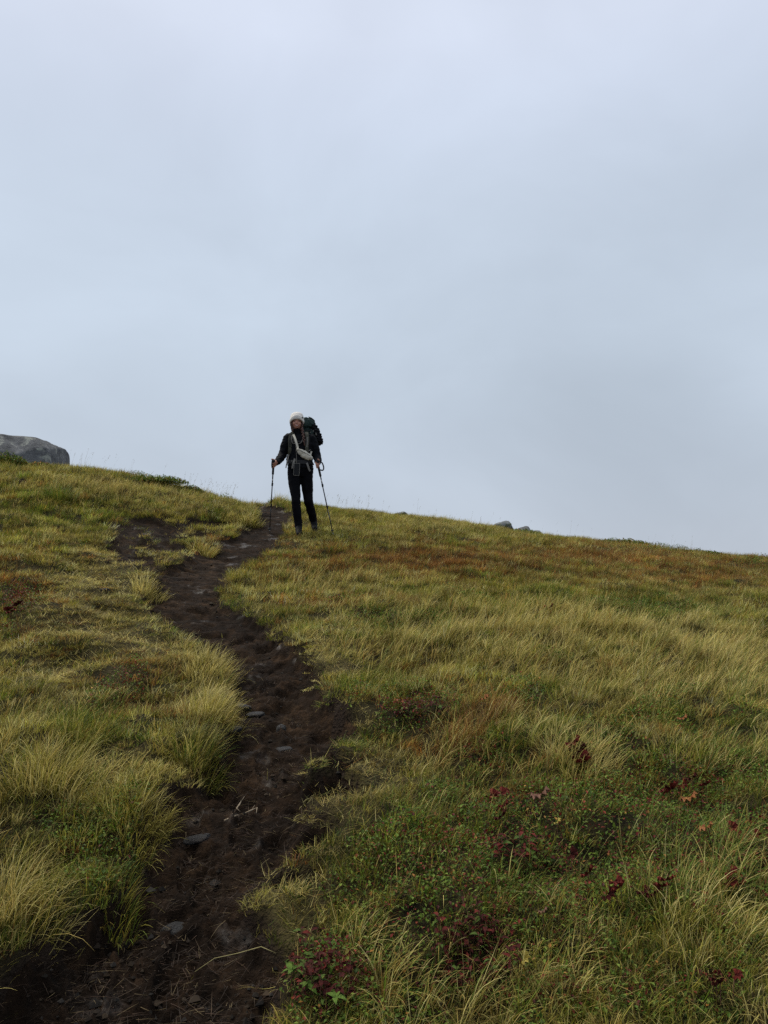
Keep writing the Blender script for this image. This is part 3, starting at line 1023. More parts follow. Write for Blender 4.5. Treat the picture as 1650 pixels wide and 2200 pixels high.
M_GRANITE = stone_material('lichened_granite', (0.028, 0.030, 0.034), (0.15, 0.155, 0.16), (0.25, 0.26, 0.23), 6)
M_STONE = stone_material('wet_stone', (0.007, 0.0068, 0.007), (0.021, 0.020, 0.020), (0.024, 0.017, 0.012), 30, 0.6)
M_TAN = stone_material('tan_stone', (0.12, 0.085, 0.05), (0.2, 0.155, 0.09), (0.12, 0.12, 0.05), 30, 0.8)

M_SLAB = stone_material('pale_slab', (0.07, 0.08, 0.085), (0.19, 0.205, 0.21), (0.07, 0.085, 0.03), 9)
# the big boulder on the left crest
p = at(-14, 1004, 13.1)
o = link('boulder', rock_mesh('boulder', (1.05, 0.85, 0.80), 5, M_GRANITE, 6, 6.0, 0.05, 0, (((.8, -.1, .62), 1.12), ((.25, -.75, .62), 1.1), ((-.7, 0, .7), 1.1), ((.06, 0, 1), .93), ((1, 0, .16), .95), ((.6, -.8, .1), 1.08))), None, p + np.array([0, 0.3, -0.17]))
o.rotation_euler = (0, R(2), R(8))
tag(o, 'big grey lichen-streaked boulder cut by the left edge of the picture, on the crest', 'boulder')


def stone(name, px, py, w_px, dims, seed, mat, label, cat, d=None, rz=0.0, group=None, sink=0.6, sub=3, flat=False):
    if d is None:
        s, d = spot(px, py)
    else:
        s = Vector(at(px, py, d))
    w = w_px * d / FPX / 2
    o = link(name, rock_mesh(name, (w * dims[0], w * dims[1], w * dims[2]), seed, mat, sub, *((4.5, 0.10, 3, (((-.45, 0, .9), .80), ((.9, -.2, .3), .95), ((0, -.8, .6), 1.0))) if flat else (2.4, 0.15, 14))), None, s + Vector((0, 0, w * dims[2] * (0.5 - sink))))
    o.rotation_euler = (0, random.uniform(-.1, .1), rz)
    tag(o, label, cat, group)
    return o


GR = 'rocks on the right-hand crest'
o = stone('rock', 1079, 1137, 40, (1.05, 0.9, 0.70), 21, M_SLAB, 'grey wedge-shaped rock, most conspicuous on the right-hand crest line', 'rock', 15.5, 0.2, GR, 0.25, 4, True)
o = stone('rock', 1124, 1142, 32, (1, 0.9, 0.55), 22, M_GRANITE, 'dark mossy rock between the grey wedge rock and the low pale rock on the crest', 'rock', 15.6, 0.1, GR, 0.25, 4, True)
o = stone('rock', 1149, 1148, 30, (1, 0.9, 0.45), 23, M_SLAB, 'low pale rock, rightmost of the three on the right-hand crest', 'rock', 15.7, -0.2, GR, 0.25, 4, True)
o = stone('rock', 860, 1106, 30, (1, 0.9, 0.4), 24, M_SLAB, 'flat sliver of rock barely showing over the crest just right of the hiker', 'rock', 14.6, 0, GR, 0.5, 4, True)
GP = 'stones bedded in the peat path'
stone('stone', 519, 1520, 42, (1, .8, .42), 31, M_STONE, 'dark flat stone highest up the path beside the golden tussock fringe', 'stone', group=GP, rz=.2)
stone('stone', 550, 1536, 44, (1, .7, .36), 32, M_STONE, 'dark slab stone with green sprigs on its upper edge, in mid path', 'stone', group=GP, rz=-.1)
stone('stone', 499, 1576, 44, (1, .8, .48), 33, M_STONE, 'blue-grey stone at the left path edge below the golden tussock', 'stone', group=GP, rz=-.5)
stone('stone', 605, 1568, 26, (.9, .9, .85), 34, M_STONE, 'small upright pointed grey stone standing in the middle of the path', 'stone', group=GP, rz=.3)
stone('stone', 602, 1612, 50, (1, .7, .22), 35, M_STONE, 'pale flat stone slab lying below the small upright stone', 'stone', group=GP, rz=.1)
stone('stone', 372, 2000, 56, (1, .8, .45), 36, M_STONE, 'wet dark lump of stone nearest to the viewer in the muddy path', 'stone', group=GP, rz=.4)
stone('stone', 425, 1805, 60, (1, .7, .3), 37, M_STONE, 'black wet stone lying in the mud just below the bleached roots', 'stone', group=GP, rz=.2)
stone('stone', 225, 1268, 28, (1, .8, .35), 38, M_STONE, 'small bluish stone in the flattened pale grass left of the path', 'stone', rz=.1)
stone('stone', 60, 1002, 22, (1, .8, .6), 39, M_TAN, 'small pinkish stone in the grass just below the big boulder', 'stone')
stone('stone', 1078, 1558, 40, (1, .8, .6), 40, M_TAN, 'rounded tan stone in the grass right of the rusty orange tussock', 'stone')

# ---- tussocks that can be told apart
def tussock(px, py, rad, ln, n, cols, label, dirx=0.0, diry=0.0, stretch=1.0, seed=1, wid=0.0027):
    g = np.random.default_rng(seed)
    c, d = spot(px, py)
    a = g.uniform(0, 2 * np.pi, n)
    r = np.sqrt(g.random(n)) * rad * (1 + 0.35 * np.sin(a * 3 + seed))
    X, Y = c.x + r * np.cos(a), c.y + r * np.sin(a) * stretch
    f = fields(X, Y)
    Z = height(X, Y, f)
    wx, wy = np.cos(a) * (0.25 + r / rad) * 0.8 + dirx + g.normal(0, .4, n), np.sin(a) * (0.25 + r / rad) * 0.8 + diry + g.normal(0, .4, n)
    az, st = np.arctan2(wy, wx), np.hypot(wx, wy)
    lean = np.clip(0.08 + 0.30 * st * g.uniform(0.6, 1.2, n), 0, 1.1)
    curl = np.clip(g.normal(0.95, 0.5, n), 0.0, 2.2)
    Ln = ln * g.uniform(0.4, 1.15, n)
    pal = np.concatenate(cols)
    col = pick(g, pal, n)
    base = col * 0.5 + SHEATH_SHADE * 0.5  # tussock feet: sheath brown plus painted-in shade
    W = g.uniform(0.7, 1.3, n) * wid * np.clip(d / 4, 0.7, 2.2)
    P = np.stack([X - c.x, Y - c.y, Z - c.z - 0.015], -1)
    v, q, t_, cc = ribbons(P, az, lean, curl, Ln, W, 5 if d < 4 else 4, base, col, g.uniform(-.8, .8, n))
    o = link('grass_tussock', np_mesh('grass_tussock', v, q, t_, cc, M_BLADE, False), None, c)
    return tag(o, label, 'grass tussock', 'grass tussocks along the path and on the slope')


tussock(-5, 1975, .13, .23, 650, (STRAW, STRAW[[2, 4]], OLIVE), 'large golden tussock at the lower left corner leaning over the peat', .3, -.3, seed=1)
tussock(452, 1440, .12, .17, 700, (STRAW, STRAW[[0, 2]], OLIVE[:2]), 'upper half of the golden tussock fringe hanging over the left path edge', .75, -.2, 1.6, seed=2)
tussock(455, 1530, .12, .17, 700, (STRAW, STRAW[[0, 2]], OLIVE[:2]), 'lower half of the golden tussock fringe beside the blue-grey stone', .75, -.3, 1.5, seed=3)
tussock(425, 1625, .10, .18, 600, (OLIVE, LEAFG, STRAW[:2]), 'green tussock on the path edge just below the golden fringe', .6, -.3, seed=4)
tussock(290, 1760, .11, .15, 800, (STRAW[[0, 1, 3]], OLIVE), 'pale rounded tussock on the bank where the path widens', .5, -.4, seed=5)
tussock(175, 1590, .13, .16, 800, (LEAFG, OLIVE, STRAW[:1]), 'deep green tussock left of the rusty heather patch', .5, -.4, seed=6)
tussock(312, 1268, .13, .16, 450, (STRAW[[0, 2]], STRAW, OLIVE[:1]), 'pale straw tuft standing between the bare patch and the path bend', .2, -.1, seed=7)
tussock(535, 1125, .14, .20, 500, (STRAW[[0, 2]], OLIVE), 'straw tuft at the path edge just left of the hiker', .1, -.1, seed=8)
tussock(1005, 1590, .11, .18, 380, (RUSTC, RUSTC[[1, 3]], STRAW[4:], OLIVE[2:3]), 'rusty orange tussock on the slope right of the path', .2, -.1, seed=9)
tussock(235, 1915, .10, .11, 350, (LEAFG, OLIVE, OLIVE), 'low green tussock of broad blades behind the large golden one', .3, -.3, seed=10, wid=.004)
tussock(440, 1190, .15, .18, 500, (STRAW, OLIVE, RUSTC[:1]), 'straw and rust tuft on the ledge above the path bend', .3, -.2, seed=11)
tussock(125, 1078, .17, .30, 500, (OLIVE[[0, 2]], LEAFG[:2]), 'dark olive rushy tuft on the left slope below the boulder', 0, 0, seed=12)
tussock(1240, 1650, .14, .17, 700, (STRAW, STRAW[:2]), 'pale upright tuft just above the red pleated leaves', .3, -.1, 1, seed=13)
tussock(1530, 1990, .22, .17, 550, (STRAW[[0, 1, 2]], OLIVE), 'pale combed tussock near the lower right corner', .7, .1, seed=14)
tussock(110, 1680, .15, .20, 900, (STRAW, OLIVE[:2]), 'straw tussock at the left edge above the clover patch', .5, -.4, seed=15)

# ---- leafy plants with leaves that can be picked out
def leaf_mesh(name, mat, wide=0.5, fold=0.12, droop=0.22):
    us = [0.0, 0.18, 0.42, 0.7, 1.0]
    ws = [0.03, 0.75, 1.0, 0.68, 0.0]
    vs, fs = [], []
    for u, w in zip(us, ws):
        z = -droop * u * u + 0.06 * math.sin(u * 3)
        vs += [(u, -w * wide / 2, z + fold * w), (u, 0, z), (u, w * wide / 2, z + fold * w)]
    for k in range(4):
        a = 3 * k
        fs += [(a, a + 3, a + 4, a + 1), (a + 1, a + 4, a + 5, a + 2)]
    me = bpy.data.meshes.new(name)
    me.from_pydata(vs, [], fs)
    me.materials.append(mat)
    me.polygons.foreach_set('use_smooth', [True] * len(fs))
    return me


def fan_leaf_mesh(name, mat, lobes=6):
    """a pleated, lobed leaf like a small fan"""
    vs, fs = [(0, 0, 0)], []
    n = lobes * 2 + 1
    for ring, rr in ((0, 0.5), (1, 1.0)):
        for k in range(n):
            a = R(-125) + R(250) * k / (n - 1)
            up = (0.10 if k % 2 else -0.05) * (0.6 + rr * .6)
            r2 = rr * (0.52 + (0.08 if k % 2 == 0 else -0.05) * ring)
            vs.append((0.12 + r2 * math.cos(a), r2 * math.sin(a), up + 0.18 * rr * rr))
    for k in range(n - 1):
        fs.append((0, 1 + k, 2 + k))
        fs.append((1 + k, 1 + n + k, 2 + n + k, 2 + k))
    me = bpy.data.meshes.new(name)
    me.from_pydata(vs, [], fs)
    me.materials.append(mat)
    return me


def leaf_mat(name, c1, c2):
    m = noisy(name, c1, c2, 2.5, 0.65, 0.5, 9, 0.12, 4, 0.03)
    return m


M_DKRED = leaf_mat('dark_red_leaf', (0.022, 0.0045, 0.004), (0.055, 0.008, 0.006))
M_RED = leaf_mat('red_leaf', (0.045, 0.007, 0.006), (0.12, 0.017, 0.011))
M_ORANGE = leaf_mat('orange_leaf', (0.26, 0.09, 0.03), (0.34, 0.15, 0.06))
M_BROWN = leaf_mat('brown_leaf', (0.15, 0.075, 0.05), (0.24, 0.13, 0.09))
M_GREEN = leaf_mat('green_leaf', (0.05, 0.095, 0.013), (0.085, 0.14, 0.022))
M_DKGREEN = leaf_mat('dark_green_leaf', (0.035, 0.065, 0.010), (0.06, 0.095, 0.016))
M_YELLOW = leaf_mat('yellow_leaf', (0.34, 0.27, 0.05), (0.4, 0.33, 0.09))
M_STEM = noisy('reddish_stem', (0.07, 0.03, 0.018), (0.10, 0.05, 0.025), 30)
LEAF = {k: leaf_mesh('leaf', m) for k, m in (('dkred', M_DKRED), ('red', M_RED), ('green', M_GREEN), ('dkgreen', M_DKGREEN), ('yellow', M_YELLOW))}
FAN = {k: fan_leaf_mesh('leaf', m) for k, m in (('dkred', M_DKRED), ('red', M_RED), ('orange', M_ORANGE), ('brown', M_BROWN), ('yellow', M_YELLOW))}


def tubes(name, chains, mat, sides=5, smooth=True):
    """many tapered tubes (points, radii) in one mesh"""
    bm = bmesh.new()
    for pts, rad in chains:
        pts = [Vector(p) for p in pts]
        prev = None
        for i, p in enumerate(pts):
            t = (pts[min(i + 1, len(pts) - 1)] - pts[max(i - 1, 0)]).normalized()
            a = t.orthogonal().normalized() if prev is None else (prev - t * prev.dot(t)).normalized()
            prev = a
            bb = t.cross(a)
            r = rad[i] if hasattr(rad, '__len__') else rad
            ring = [bm.verts.new(p + (a * math.cos(2 * math.pi * k / sides) + bb * math.sin(2 * math.pi * k / sides)) * r) for k in range(sides)]
            if i:
                for k in range(sides):
                    bm.faces.new((last[k], last[(k + 1) % sides], ring[(k + 1) % sides], ring[k]))
            else:
                bm.faces.new(ring[::-1])
            last = ring
        bm.faces.new(last)
    return bm_mesh(name, bm, mat, smooth)


def add_leaf(root, me, loc, size, az, el, roll=0.0):
    o = link('leaf', me, root, loc)
    o.rotation_euler = Euler((roll, -el, az), 'XYZ')
    o.scale = (size,) * 3
    return o


def red_patch(px, py, rx, ry, n, size, label, seed, kinds):
    """a low thicket of reddened leaves, each leaf on a short stalk"""
    g = random.Random(seed)
    c, d = spot(px, py)
    root = empty('red_leaved_plant', c)
    tag(root, label, 'plant', 'red-leaved plants in the grass')
    chains = []
    for i in range(n):
        a, r = g.uniform(0, 6.283), math.sqrt(g.random())
        s, _ = spot(px + rx * r * math.cos(a), py + ry * r * math.sin(a))
        hgt = g.uniform(0.035, 0.10)
        tip = s - c + Vector((g.uniform(-.015, .015), g.uniform(-.015, .015), hgt))
        chains.append(([s - c + Vector((0, 0, -.01)), (s - c + tip) / 2 + Vector((0.004, 0, 0)), tip], [.0016, .0013, .0009]))
        az0 = g.uniform(0, 6.283)
        for k in range(g.choice((3, 4, 4, 5))):
            add_leaf(root, LEAF[g.choice(kinds)], tip + Vector((0, 0, -g.uniform(0, .03))), size * g.uniform(.7, 1.15), az0 + k * 1.5 + g.uniform(-.3, .3), g.uniform(-.25, .6), g.uniform(-.4, .4))
    link('stem', tubes('stem', chains, M_STEM, 4), root)


red_patch(690, 2115, 85, 75, 55, .028, 'dark red leafy plant by the path at the bottom of the picture', 3, ['dkred', 'dkred', 'dkred', 'red', 'dkgreen'])
red_patch(1020, 2085, 95, 75, 58, .026, 'dark red leafy plant in the grass at the bottom, further from the path', 4, ['dkred', 'dkred', 'red', 'dkred', 'dkgreen'])
red_patch(905, 1545, 60, 18, 24, .036, 'dark red leafy plant beside the rusty orange tussock', 5, ['dkred', 'dkred', 'dkgreen'])
red_patch(1130, 1870, 60, 25, 20, .034, 'dull red leafy plant in the hollow below the bright red fan leaves', 6, ['dkred', 'red', 'dkgreen'])


def whorl(px, py, n, size, label, seed, hgt=.06, kind='green'):
    g = random.Random(seed)
    c, d = spot(px, py)
    root = empty('green_leaved_plant', c)
    tag(root, label, 'plant', 'small green herbs in the grass')
    tip = Vector((0.005, -0.005, hgt))
    link('stem', tubes('stem', [([(0, 0, -.01), tip * .5 + Vector((.003, 0, 0)), tip], [.002, .0016, .0012])], M_STEM, 5), root)
    a0 = g.uniform(0, 6)
    for k in range(n):
        add_leaf(root, LEAF[kind], tip, size * g.uniform(.8, 1.15), a0 + k * 6.283 / n + g.uniform(-.25, .25), g.uniform(-.1, .45), g.uniform(-.3, .3))


whorl(622, 2140, 5, .036, 'bright green whorl of oval leaves in front of the dark red plant', 1, .07)
whorl(657, 2160, 4, .034, 'bright green leafy herb just right of the brightest whorl', 2, .05)
whorl(716, 2190, 4, .036, 'green herb with pointed leaves on the bottom edge of the picture', 3, .05)
whorl(815, 1835, 3, .03, 'small pale leaf sprig in the short grass right of the path', 4, .03)
whorl(470, 1640, 4, .03, 'small green herb at the foot of the bank by the path', 5, .03)


def fans(px, py, n, size_px, kinds, label, seed):
    g = random.Random(seed)
    c, d = spot(px, py)
    root = empty('fan_leaved_plant', c)
    tag(root, label, 'plant', 'fan-leaved plants turned red')
    chains = []
    sz = size_px * d / FPX
    for k in range(n):
        off = Vector((g.uniform(-.5, .5) * sz * (n > 1) * 1.7, g.uniform(-.3, .6) * sz * (n > 1) * 1.7, 0))
        z0 = h1(c.x + off.x, c.y + off.y) - c.z
        tip = Vector((off.x, off.y, z0 + g.uniform(.045, .085)))
        chains.append(([(off.x * .6, off.y * .6, z0 - .02), (off.x * .9, off.y * .9, z0 + .04), tip], [.0018, .0015, .001]))
        o = link('leaf', FAN[kinds[k % len(kinds)]], root, tip)
        o.rotation_euler = Euler((g.uniform(.2, .75), g.uniform(-.3, .3), g.uniform(-2.6, -0.5)), 'XYZ')
        o.scale = (sz * g.uniform(.55, .8),) * 3
    link('stem', tubes('stem', chains, M_STEM, 4), root)


for i, (px, py, n, s, kinds, label) in enumerate((
        (1074, 1745, 2, 52, ['red'], 'brightest crimson pleated fan leaves, on the hummock right of the path'),
        (1095, 1795, 2, 34, ['dkred', 'red'], 'small dark crimson leaf just below the brightest fan leaves'),
        (1163, 1750, 1, 46, ['brown'], 'brownish dried fan leaf a little right of the brightest crimson ones'),
        (1233, 1660, 5, 44, ['red', 'dkred'], 'cluster of crimson pleated leaves under the pale upright tuft'),
        (1441, 1745, 2, 46, ['orange', 'red'], 'orange-red fan leaf on the right hummock among bilberry leaves'),
        (1508, 1728, 3, 36, ['red', 'dkred'], 'small red leaves between the orange-red fan leaf and the right edge'),
        (1542, 1810, 2, 38, ['red', 'orange'], 'red and orange leaf pair low on the right hummock'),
        (1629, 1858, 3, 46, ['red'], 'large crimson leaves against the right edge of the picture'),
        (1256, 1922, 2, 46, ['red', 'dkred'], 'red leaves half sunk in long grass below the hummock centre'),
        (1356, 1990, 3, 42, ['red', 'dkred'], 'dull red leaves in the long combed grass'),
        (1428, 1968, 4, 40, ['dkred', 'red'], 'dark red leaf cluster just right of the dull red ones in combed grass'),
        (1578, 1948, 3, 44, ['red'], 'red leaf group above the pale combed tussock'),
        (1545, 2185, 4, 40, ['red', 'dkred'], 'crimson leaves on the bottom edge near the lower right corner'),
        (1198, 1818, 1, 30, ['yellow'], 'single yellow leaf in the dark green leaves of the hummock'),
        (1125, 2110, 1, 34, ['yellow'], 'yellow leaf in the grass right of the dark red plant at the bottom'),
        (1168, 2025, 1, 28, ['brown'], 'small pinkish brown leaf in the grass near the bottom'),
        (1040, 1525, 1, 26, ['orange'], 'orange leaf beside the top of the rusty tussock'),
        (1468, 1580, 1, 26, ['orange'], 'lone orange leaf high on the right slope'),
        (1180, 1330, 2, 20, ['red', 'orange'], 'small red leaves above the pale grass band on the slope'),
        (20, 1330, 3, 26, ['red', 'dkred'], 'red leaves in the dark heath at the left edge'))):
    fans(px, py, n, s * 1.1, kinds, label, 50 + i)

# bilberry bushes that break the line of the crest
def bush(px, py, d, w, hgt, n, label, seed, red=0.1):
    g = np.random.default_rng(seed)
    c = Vector(at(px, py, d))
    c.z = h1(c.x, c.y) - 0.01
    root = empty('low_shrub', c)
    tag(root, label, 'shrub', 'low shrubs on the crest')
    q = g.normal(size=(n, 3))
    q /= np.linalg.norm(q, axis=1, keepdims=True)
    rr = g.random(n) ** 0.5
    hgt, n_ = hgt * 0.62, n
    C = q * rr[:, None] * np.array([w, w * .6, hgt])
    C[:, 2] = np.abs(C[:, 2]) ** 1.15 * hgt ** -.15 * (1 + 0.5 * noise(C[:, 0] * 9, C[:, 1] * 9, seed))
    C[:, 2] += np.array([h1(c.x + a, c.y + b_) for a, b_ in C[:, :2]]) - c.z if n < 200 else 0
    size = g.uniform(.02, .038, n)[:, None]
    az, el = g.uniform(0, 6.28, n), g.normal(.5, .5, n)
    fw = np.stack([np.cos(az) * np.cos(el), np.sin(az) * np.cos(el), np.sin(el)], -1)
    sd = np.stack([-np.sin(az), np.cos(az), np.zeros(n)], -1)
    V = np.stack([C - fw * size * .5, C + sd * size * .3, C + fw * size * .6, C - sd * size * .3], 1).reshape(-1, 3)
    o = np.arange(n)[:, None] * 4
    tr = np.concatenate([o + np.array([[0, 1, 2]]), o + np.array([[0, 2, 3]])])
    col = pick(g, np.concatenate([LEAFG, OLIVE[[2]]]), n)
    u = g.random(n) < red
    col[u] = pick(g, RUSTC, int(u.sum()))
    link('foliage', np_mesh('foliage', V, np.zeros((0, 4), int), tr, np.repeat(col, 4, 0), M_LEAF, False), root)
    ch = []
    for k in range(14):
        e = Vector(C[int(g.integers(0, n))])
        ch.append(([(e.x * .3, e.y * .3, -.04), (e.x * .7, e.y * .7, e.z * .5), tuple(e)], [.006, .004, .002]))
    link('stem', tubes('stem', ch, M_STEM, 4), root)


bush(10, 1002, 12.2, .40, .36, 4800, 'dark green shrub in front of the big boulder at the left edge', 1)
bush(85, 1004, 12.3, .22, .20, 1500, 'small rusty shrub at the foot of the big boulder', 2, .35)
bush(335, 1035, 12.3, .55, .19, 5200, 'low green shrub on the left crest half way from boulder to path', 3)
bush(402, 1055, 12.4, .3, .17, 3000, 'low green shrub where the left crest dips towards the path', 4)
bush(1330, 1172, 14.8, .6, .19, 5200, 'rounded green shrub on the right-hand crest', 5, .2)
bush(1110, 1152, 14.7, .5, .14, 2600, 'green shrub growing around the rocks on the right-hand crest', 6, .1)
bush(1490, 1195, 14.9, .6, .15, 4200, 'low green shrub far right on the crest', 7, .2)

# bleached roots and a fallen stalk on the peat
M_BONE = noisy('bleached_wood', (0.17, 0.13, 0.085), (0.30, 0.245, 0.17), 60)
M_STALK = noisy('dry_stalk', (0.20, 0.175, 0.07), (0.28, 0.24, 0.11), 40)


def ground_line(pts, lift):
    return [spot(x, y)[0] + Vector((0, 0, l)) for (x, y), l in zip(pts, lift)]


for pts, lift, r, label in (
        (((512, 1742), (518, 1733), (508, 1745), (516, 1752)), (.012, .02, .012, .012), .004, 'thin bleached root standing up among the pale roots on the path'),
        (((527, 1756), (540, 1752), (552, 1750), (550, 1757)), (.014, .02, .024, .012), .0045, 'bleached root piece with a bent tip, right one of the three'),
        (((478, 1772), (492, 1770), (506, 1766), (512, 1760)), (.012, .018, .02, .014), .006, 'thickest bleached root piece, lowest of the three on the path')):
    P = ground_line(pts, lift)
    o = link('dry_root', tubes('dry_root', [([q - P[0] for q in P], [r * .6, r * .8, r * .6, r * .25]), ([P[1] - P[0], P[1] - P[0] + Vector((.012, .01, .018))], [r * .4, r * .2])], M_BONE, 6), None, P[0])
    tag(o, label, 'root', 'bleached roots on the path')
P = ground_line(((418, 2112), (460, 2098), (510, 2086), (560, 2080), (592, 2083)), (.03, .045, .05, .05, .04))
o = link('dry_stalk', tubes('dry_stalk', [([q - P[0] for q in P], [.0008, .0011, .0013, .0016, .001])], M_STALK, 5), None, P[0])
tag(o, 'long pale dry stalk lying across the peat left of the dark red plant', 'stalk')

# ================================================================== the hiker
def lathe_loft(bm, rings, seg=28):
    """elliptical rings (z, cx, cy, rx, ry) joined into a closed skin"""
    last = None
    for z, cx, cy, rx, ry in rings:
        ring = [bm.verts.new((cx + rx * math.cos(2 * math.pi * k / seg), cy + ry * math.sin(2 * math.pi * k / seg), z)) for k in range(seg)]
        if last:
            for k in range(seg):
                bm.faces.new((last[k], last[(k + 1) % seg], ring[(k + 1) % seg], ring[k]))
        else:
            bm.faces.new(ring[::-1])
        last = ring
    bm.faces.new(last)


def ell(bm, c, r, rot=None, sub=3):
    M = Matrix.Translation(Vector(c)) @ (rot.to_matrix().to_4x4() if rot else Matrix()) @ Matrix.Diagonal((*r, 1))
    bmesh.ops.create_icosphere(bm, subdivisions=sub, radius=1, matrix=M)


def chain(bm, pts, rad, seg=12):
    pts = [Vector(p) for p in pts]
    for i, p in enumerate(pts):
        bmesh.ops.create_uvsphere(bm, u_segments=seg, v_segments=max(6, seg // 2), radius=rad[i], matrix=Matrix.Translation(p))
    for a, b, ra, rb in zip(pts, pts[1:], rad, rad[1:]):
        v = b - a
        M = Matrix.Translation((a + b) / 2) @ v.to_track_quat('Z', 'Y').to_matrix().to_4x4()
        bmesh.ops.create_cone(bm, cap_ends=True, segments=seg, radius1=ra, radius2=rb, depth=v.length, matrix=M)


def fuse(name, bm, mat, voxel=0.008, smooth=6, ratio=1.0, wrinkle=0.0, wscale=18):
    """union of overlapping shapes as ONE smooth continuous surface"""
    me = bpy.data.meshes.new('tmp')
    bm.to_mesh(me)
    bm.free()
    o = bpy.data.objects.new('tmp', me)
    COL.objects.link(o)
    m = o.modifiers.new('r', 'REMESH')
    m.mode, m.voxel_size = 'VOXEL', voxel
    m = o.modifiers.new('s', 'SMOOTH')
    m.factor, m.iterations = 0.5, smooth
    if ratio < 1:
        m = o.modifiers.new('d', 'DECIMATE')
        m.ratio = ratio
    dg = bpy.context.evaluated_depsgraph_get()
    res = bpy.data.meshes.new_from_object(o.evaluated_get(dg))
    res.name = name
    bpy.data.objects.remove(o)
    bpy.data.meshes.remove(me)
    nv = len(res.vertices)
    if wrinkle:
        co = np.empty(nv * 3, np.float32)
        no = np.empty(nv * 3, np.float32)
        res.vertices.foreach_get('co', co)
        res.vertex_normals.foreach_get('vector', no)
        co, no = co.reshape(-1, 3), no.reshape(-1, 3)
        w = noise(co[:, 0] * wscale + co[:, 1] * 9, co[:, 2] * wscale * 1.4 + co[:, 1] * 5, 3) + 0.6 * noise(co[:, 0] * wscale * 2.1 - co[:, 1] * 13, co[:, 2] * wscale * 2.4, 5)
        co += no * (w * wrinkle)[:, None]
        res.vertices.foreach_set('co', co.ravel())
    res.materials.clear()
    res.materials.append(mat)
    res.polygons.foreach_set('use_smooth', [True] * len(res.polygons))
    res.update()
    return res


M_SKIN = noisy('skin', (0.29, 0.135, 0.093), (0.35, 0.165, 0.113), 14, 0.5, 0.1, 120, 0.4, 4, 0.002)
M_JACKET = noisy('black_shell_fabric', (0.003, 0.0034, 0.0048), (0.0055, 0.006, 0.008), 9, 0.85, 0.35, 70, 0.1, 6, 0.006)
M_PANTS = noisy('black_trouser_fabric', (0.0028, 0.0028, 0.004), (0.005, 0.005, 0.007), 12, 0.9, 0.3, 60, 0.08, 6, 0.006)
M_BOOT = noisy('black_boot_leather', (0.004, 0.004, 0.005), (0.009, 0.009, 0.010), 30, 0.75, 0.3, 90, 0.12)
M_SOLE = noisy('grey_rubber', (0.010, 0.010, 0.012), (0.02, 0.02, 0.022), 40)
M_KNIT = noisy('cream_knit', (0.60, 0.57, 0.53), (0.70, 0.67, 0.63), 40, 0.9, 0.6, None, 0.15, 4, 0.006, ('X', 34))
M_HAIR = noisy('brown_hair', (0.030, 0.013, 0.009), (0.07, 0.028, 0.018), 60, 0.5, 0.5, 160, 0.3)
M_BUFF = noisy('black_neck_cloth', (0.004, 0.004, 0.005), (0.009, 0.008, 0.009), 30, 0.95, spec=0.05)
M_PACK = noisy('dark_green_ripstop', (0.012, 0.027, 0.024), (0.022, 0.043, 0.039), 16, 0.65, 0.4, 90, 0.2)
M_PACKBLK = noisy('black_webbing', (0.010, 0.011, 0.012), (0.018, 0.018, 0.020), 50, 0.75)
M_OLIVE = noisy('olive_strap', (0.035, 0.035, 0.024), (0.055, 0.053, 0.038), 50, 0.8)
M_GREYW = noisy('grey_webbing', (0.11, 0.105, 0.095), (0.17, 0.16, 0.145), 80, 0.85)
M_BEIGE = noisy('beige_nylon', (0.42, 0.39, 0.32), (0.52, 0.49, 0.41), 30, 0.7, 0.5, 60, 0.3)
M_FOAM = noisy('black_foam', (0.005, 0.005, 0.007), (0.009, 0.009, 0.011), 60, 0.85, spec=0.1)
M_POLE = noisy('black_pole_tube', (0.014, 0.014, 0.018), (0.024, 0.024, 0.03), 30, 0.35, 0.05, None, 0.5)
M_POLEW = noisy('pale_pole_mark', (0.45, 0.45, 0.45), (0.6, 0.6, 0.6), 60, 0.5)
M_GRIP = noisy('black_grip_foam', (0.010, 0.010, 0.011), (0.018, 0.018, 0.018), 70, 0.85)
M_STEEL = principled('pole_steel', (0.35, 0.35, 0.36), 0.35, 0.5)
M_STEEL.node_tree.nodes['Principled BSDF'].inputs['Metallic'].default_value = 1
M_SCREEN = principled('phone_glass', (0.004, 0.004, 0.005), 0.35, 0.15)
M_EYE = principled('eye', (0.012, 0.009, 0.008), 0.2, 0.5)
M_LIP = principled('lips', (0.26, 0.07, 0.06), 0.5)
M_TEETH = principled('teeth', (0.62, 0.58, 0.52), 0.4)

base = Vector(at(PERSON_PX, PERSON_PY, PERSON_D))
base.z = h1(base.x, base.y)
YAW = math.atan2(-base.x, base.y)
CY, SY = math.cos(YAW), math.sin(YAW)


def gz(x, y):
    """ground height under a local spot"""
    return h1(base.x + x * CY - y * SY, base.y + x * SY + y * CY) - base.z


def world(x, y, z):
    return Vector((base.x + x * CY - y * SY, base.y + x * SY + y * CY, base.z + z))


person = empty('person', base, YAW)
tag(person, 'hiker in black with a cream knit hat walking down the path on two poles', 'person')

# skeleton (x to the viewer's right, y away from the viewer, z up)
HIP_A, KNEE_A, ANK_A = (-.075, .0, .87), (-.043, -.075, .478), (-.003, .0, .10)
HIP_B, KNEE_B, ANK_B = (.092, .02, .87), (.128, .03, .482), (.212, .27, .215)
SHO_A, ELB_A, WRI_A = (-.160, -.01, 1.352), (-.243, .02, 1.105), (-.318, -.215, .965)
SHO_B, ELB_B, WRI_B = (.168, -.01, 1.342), (.246, .03, 1.100), (.256, -.185, .985)
NECK, HEAD = (-.022, -.02, 1.40), (-.044, -.055, 1.575)
yb = 0.20
foot_b = gz(.215, yb)

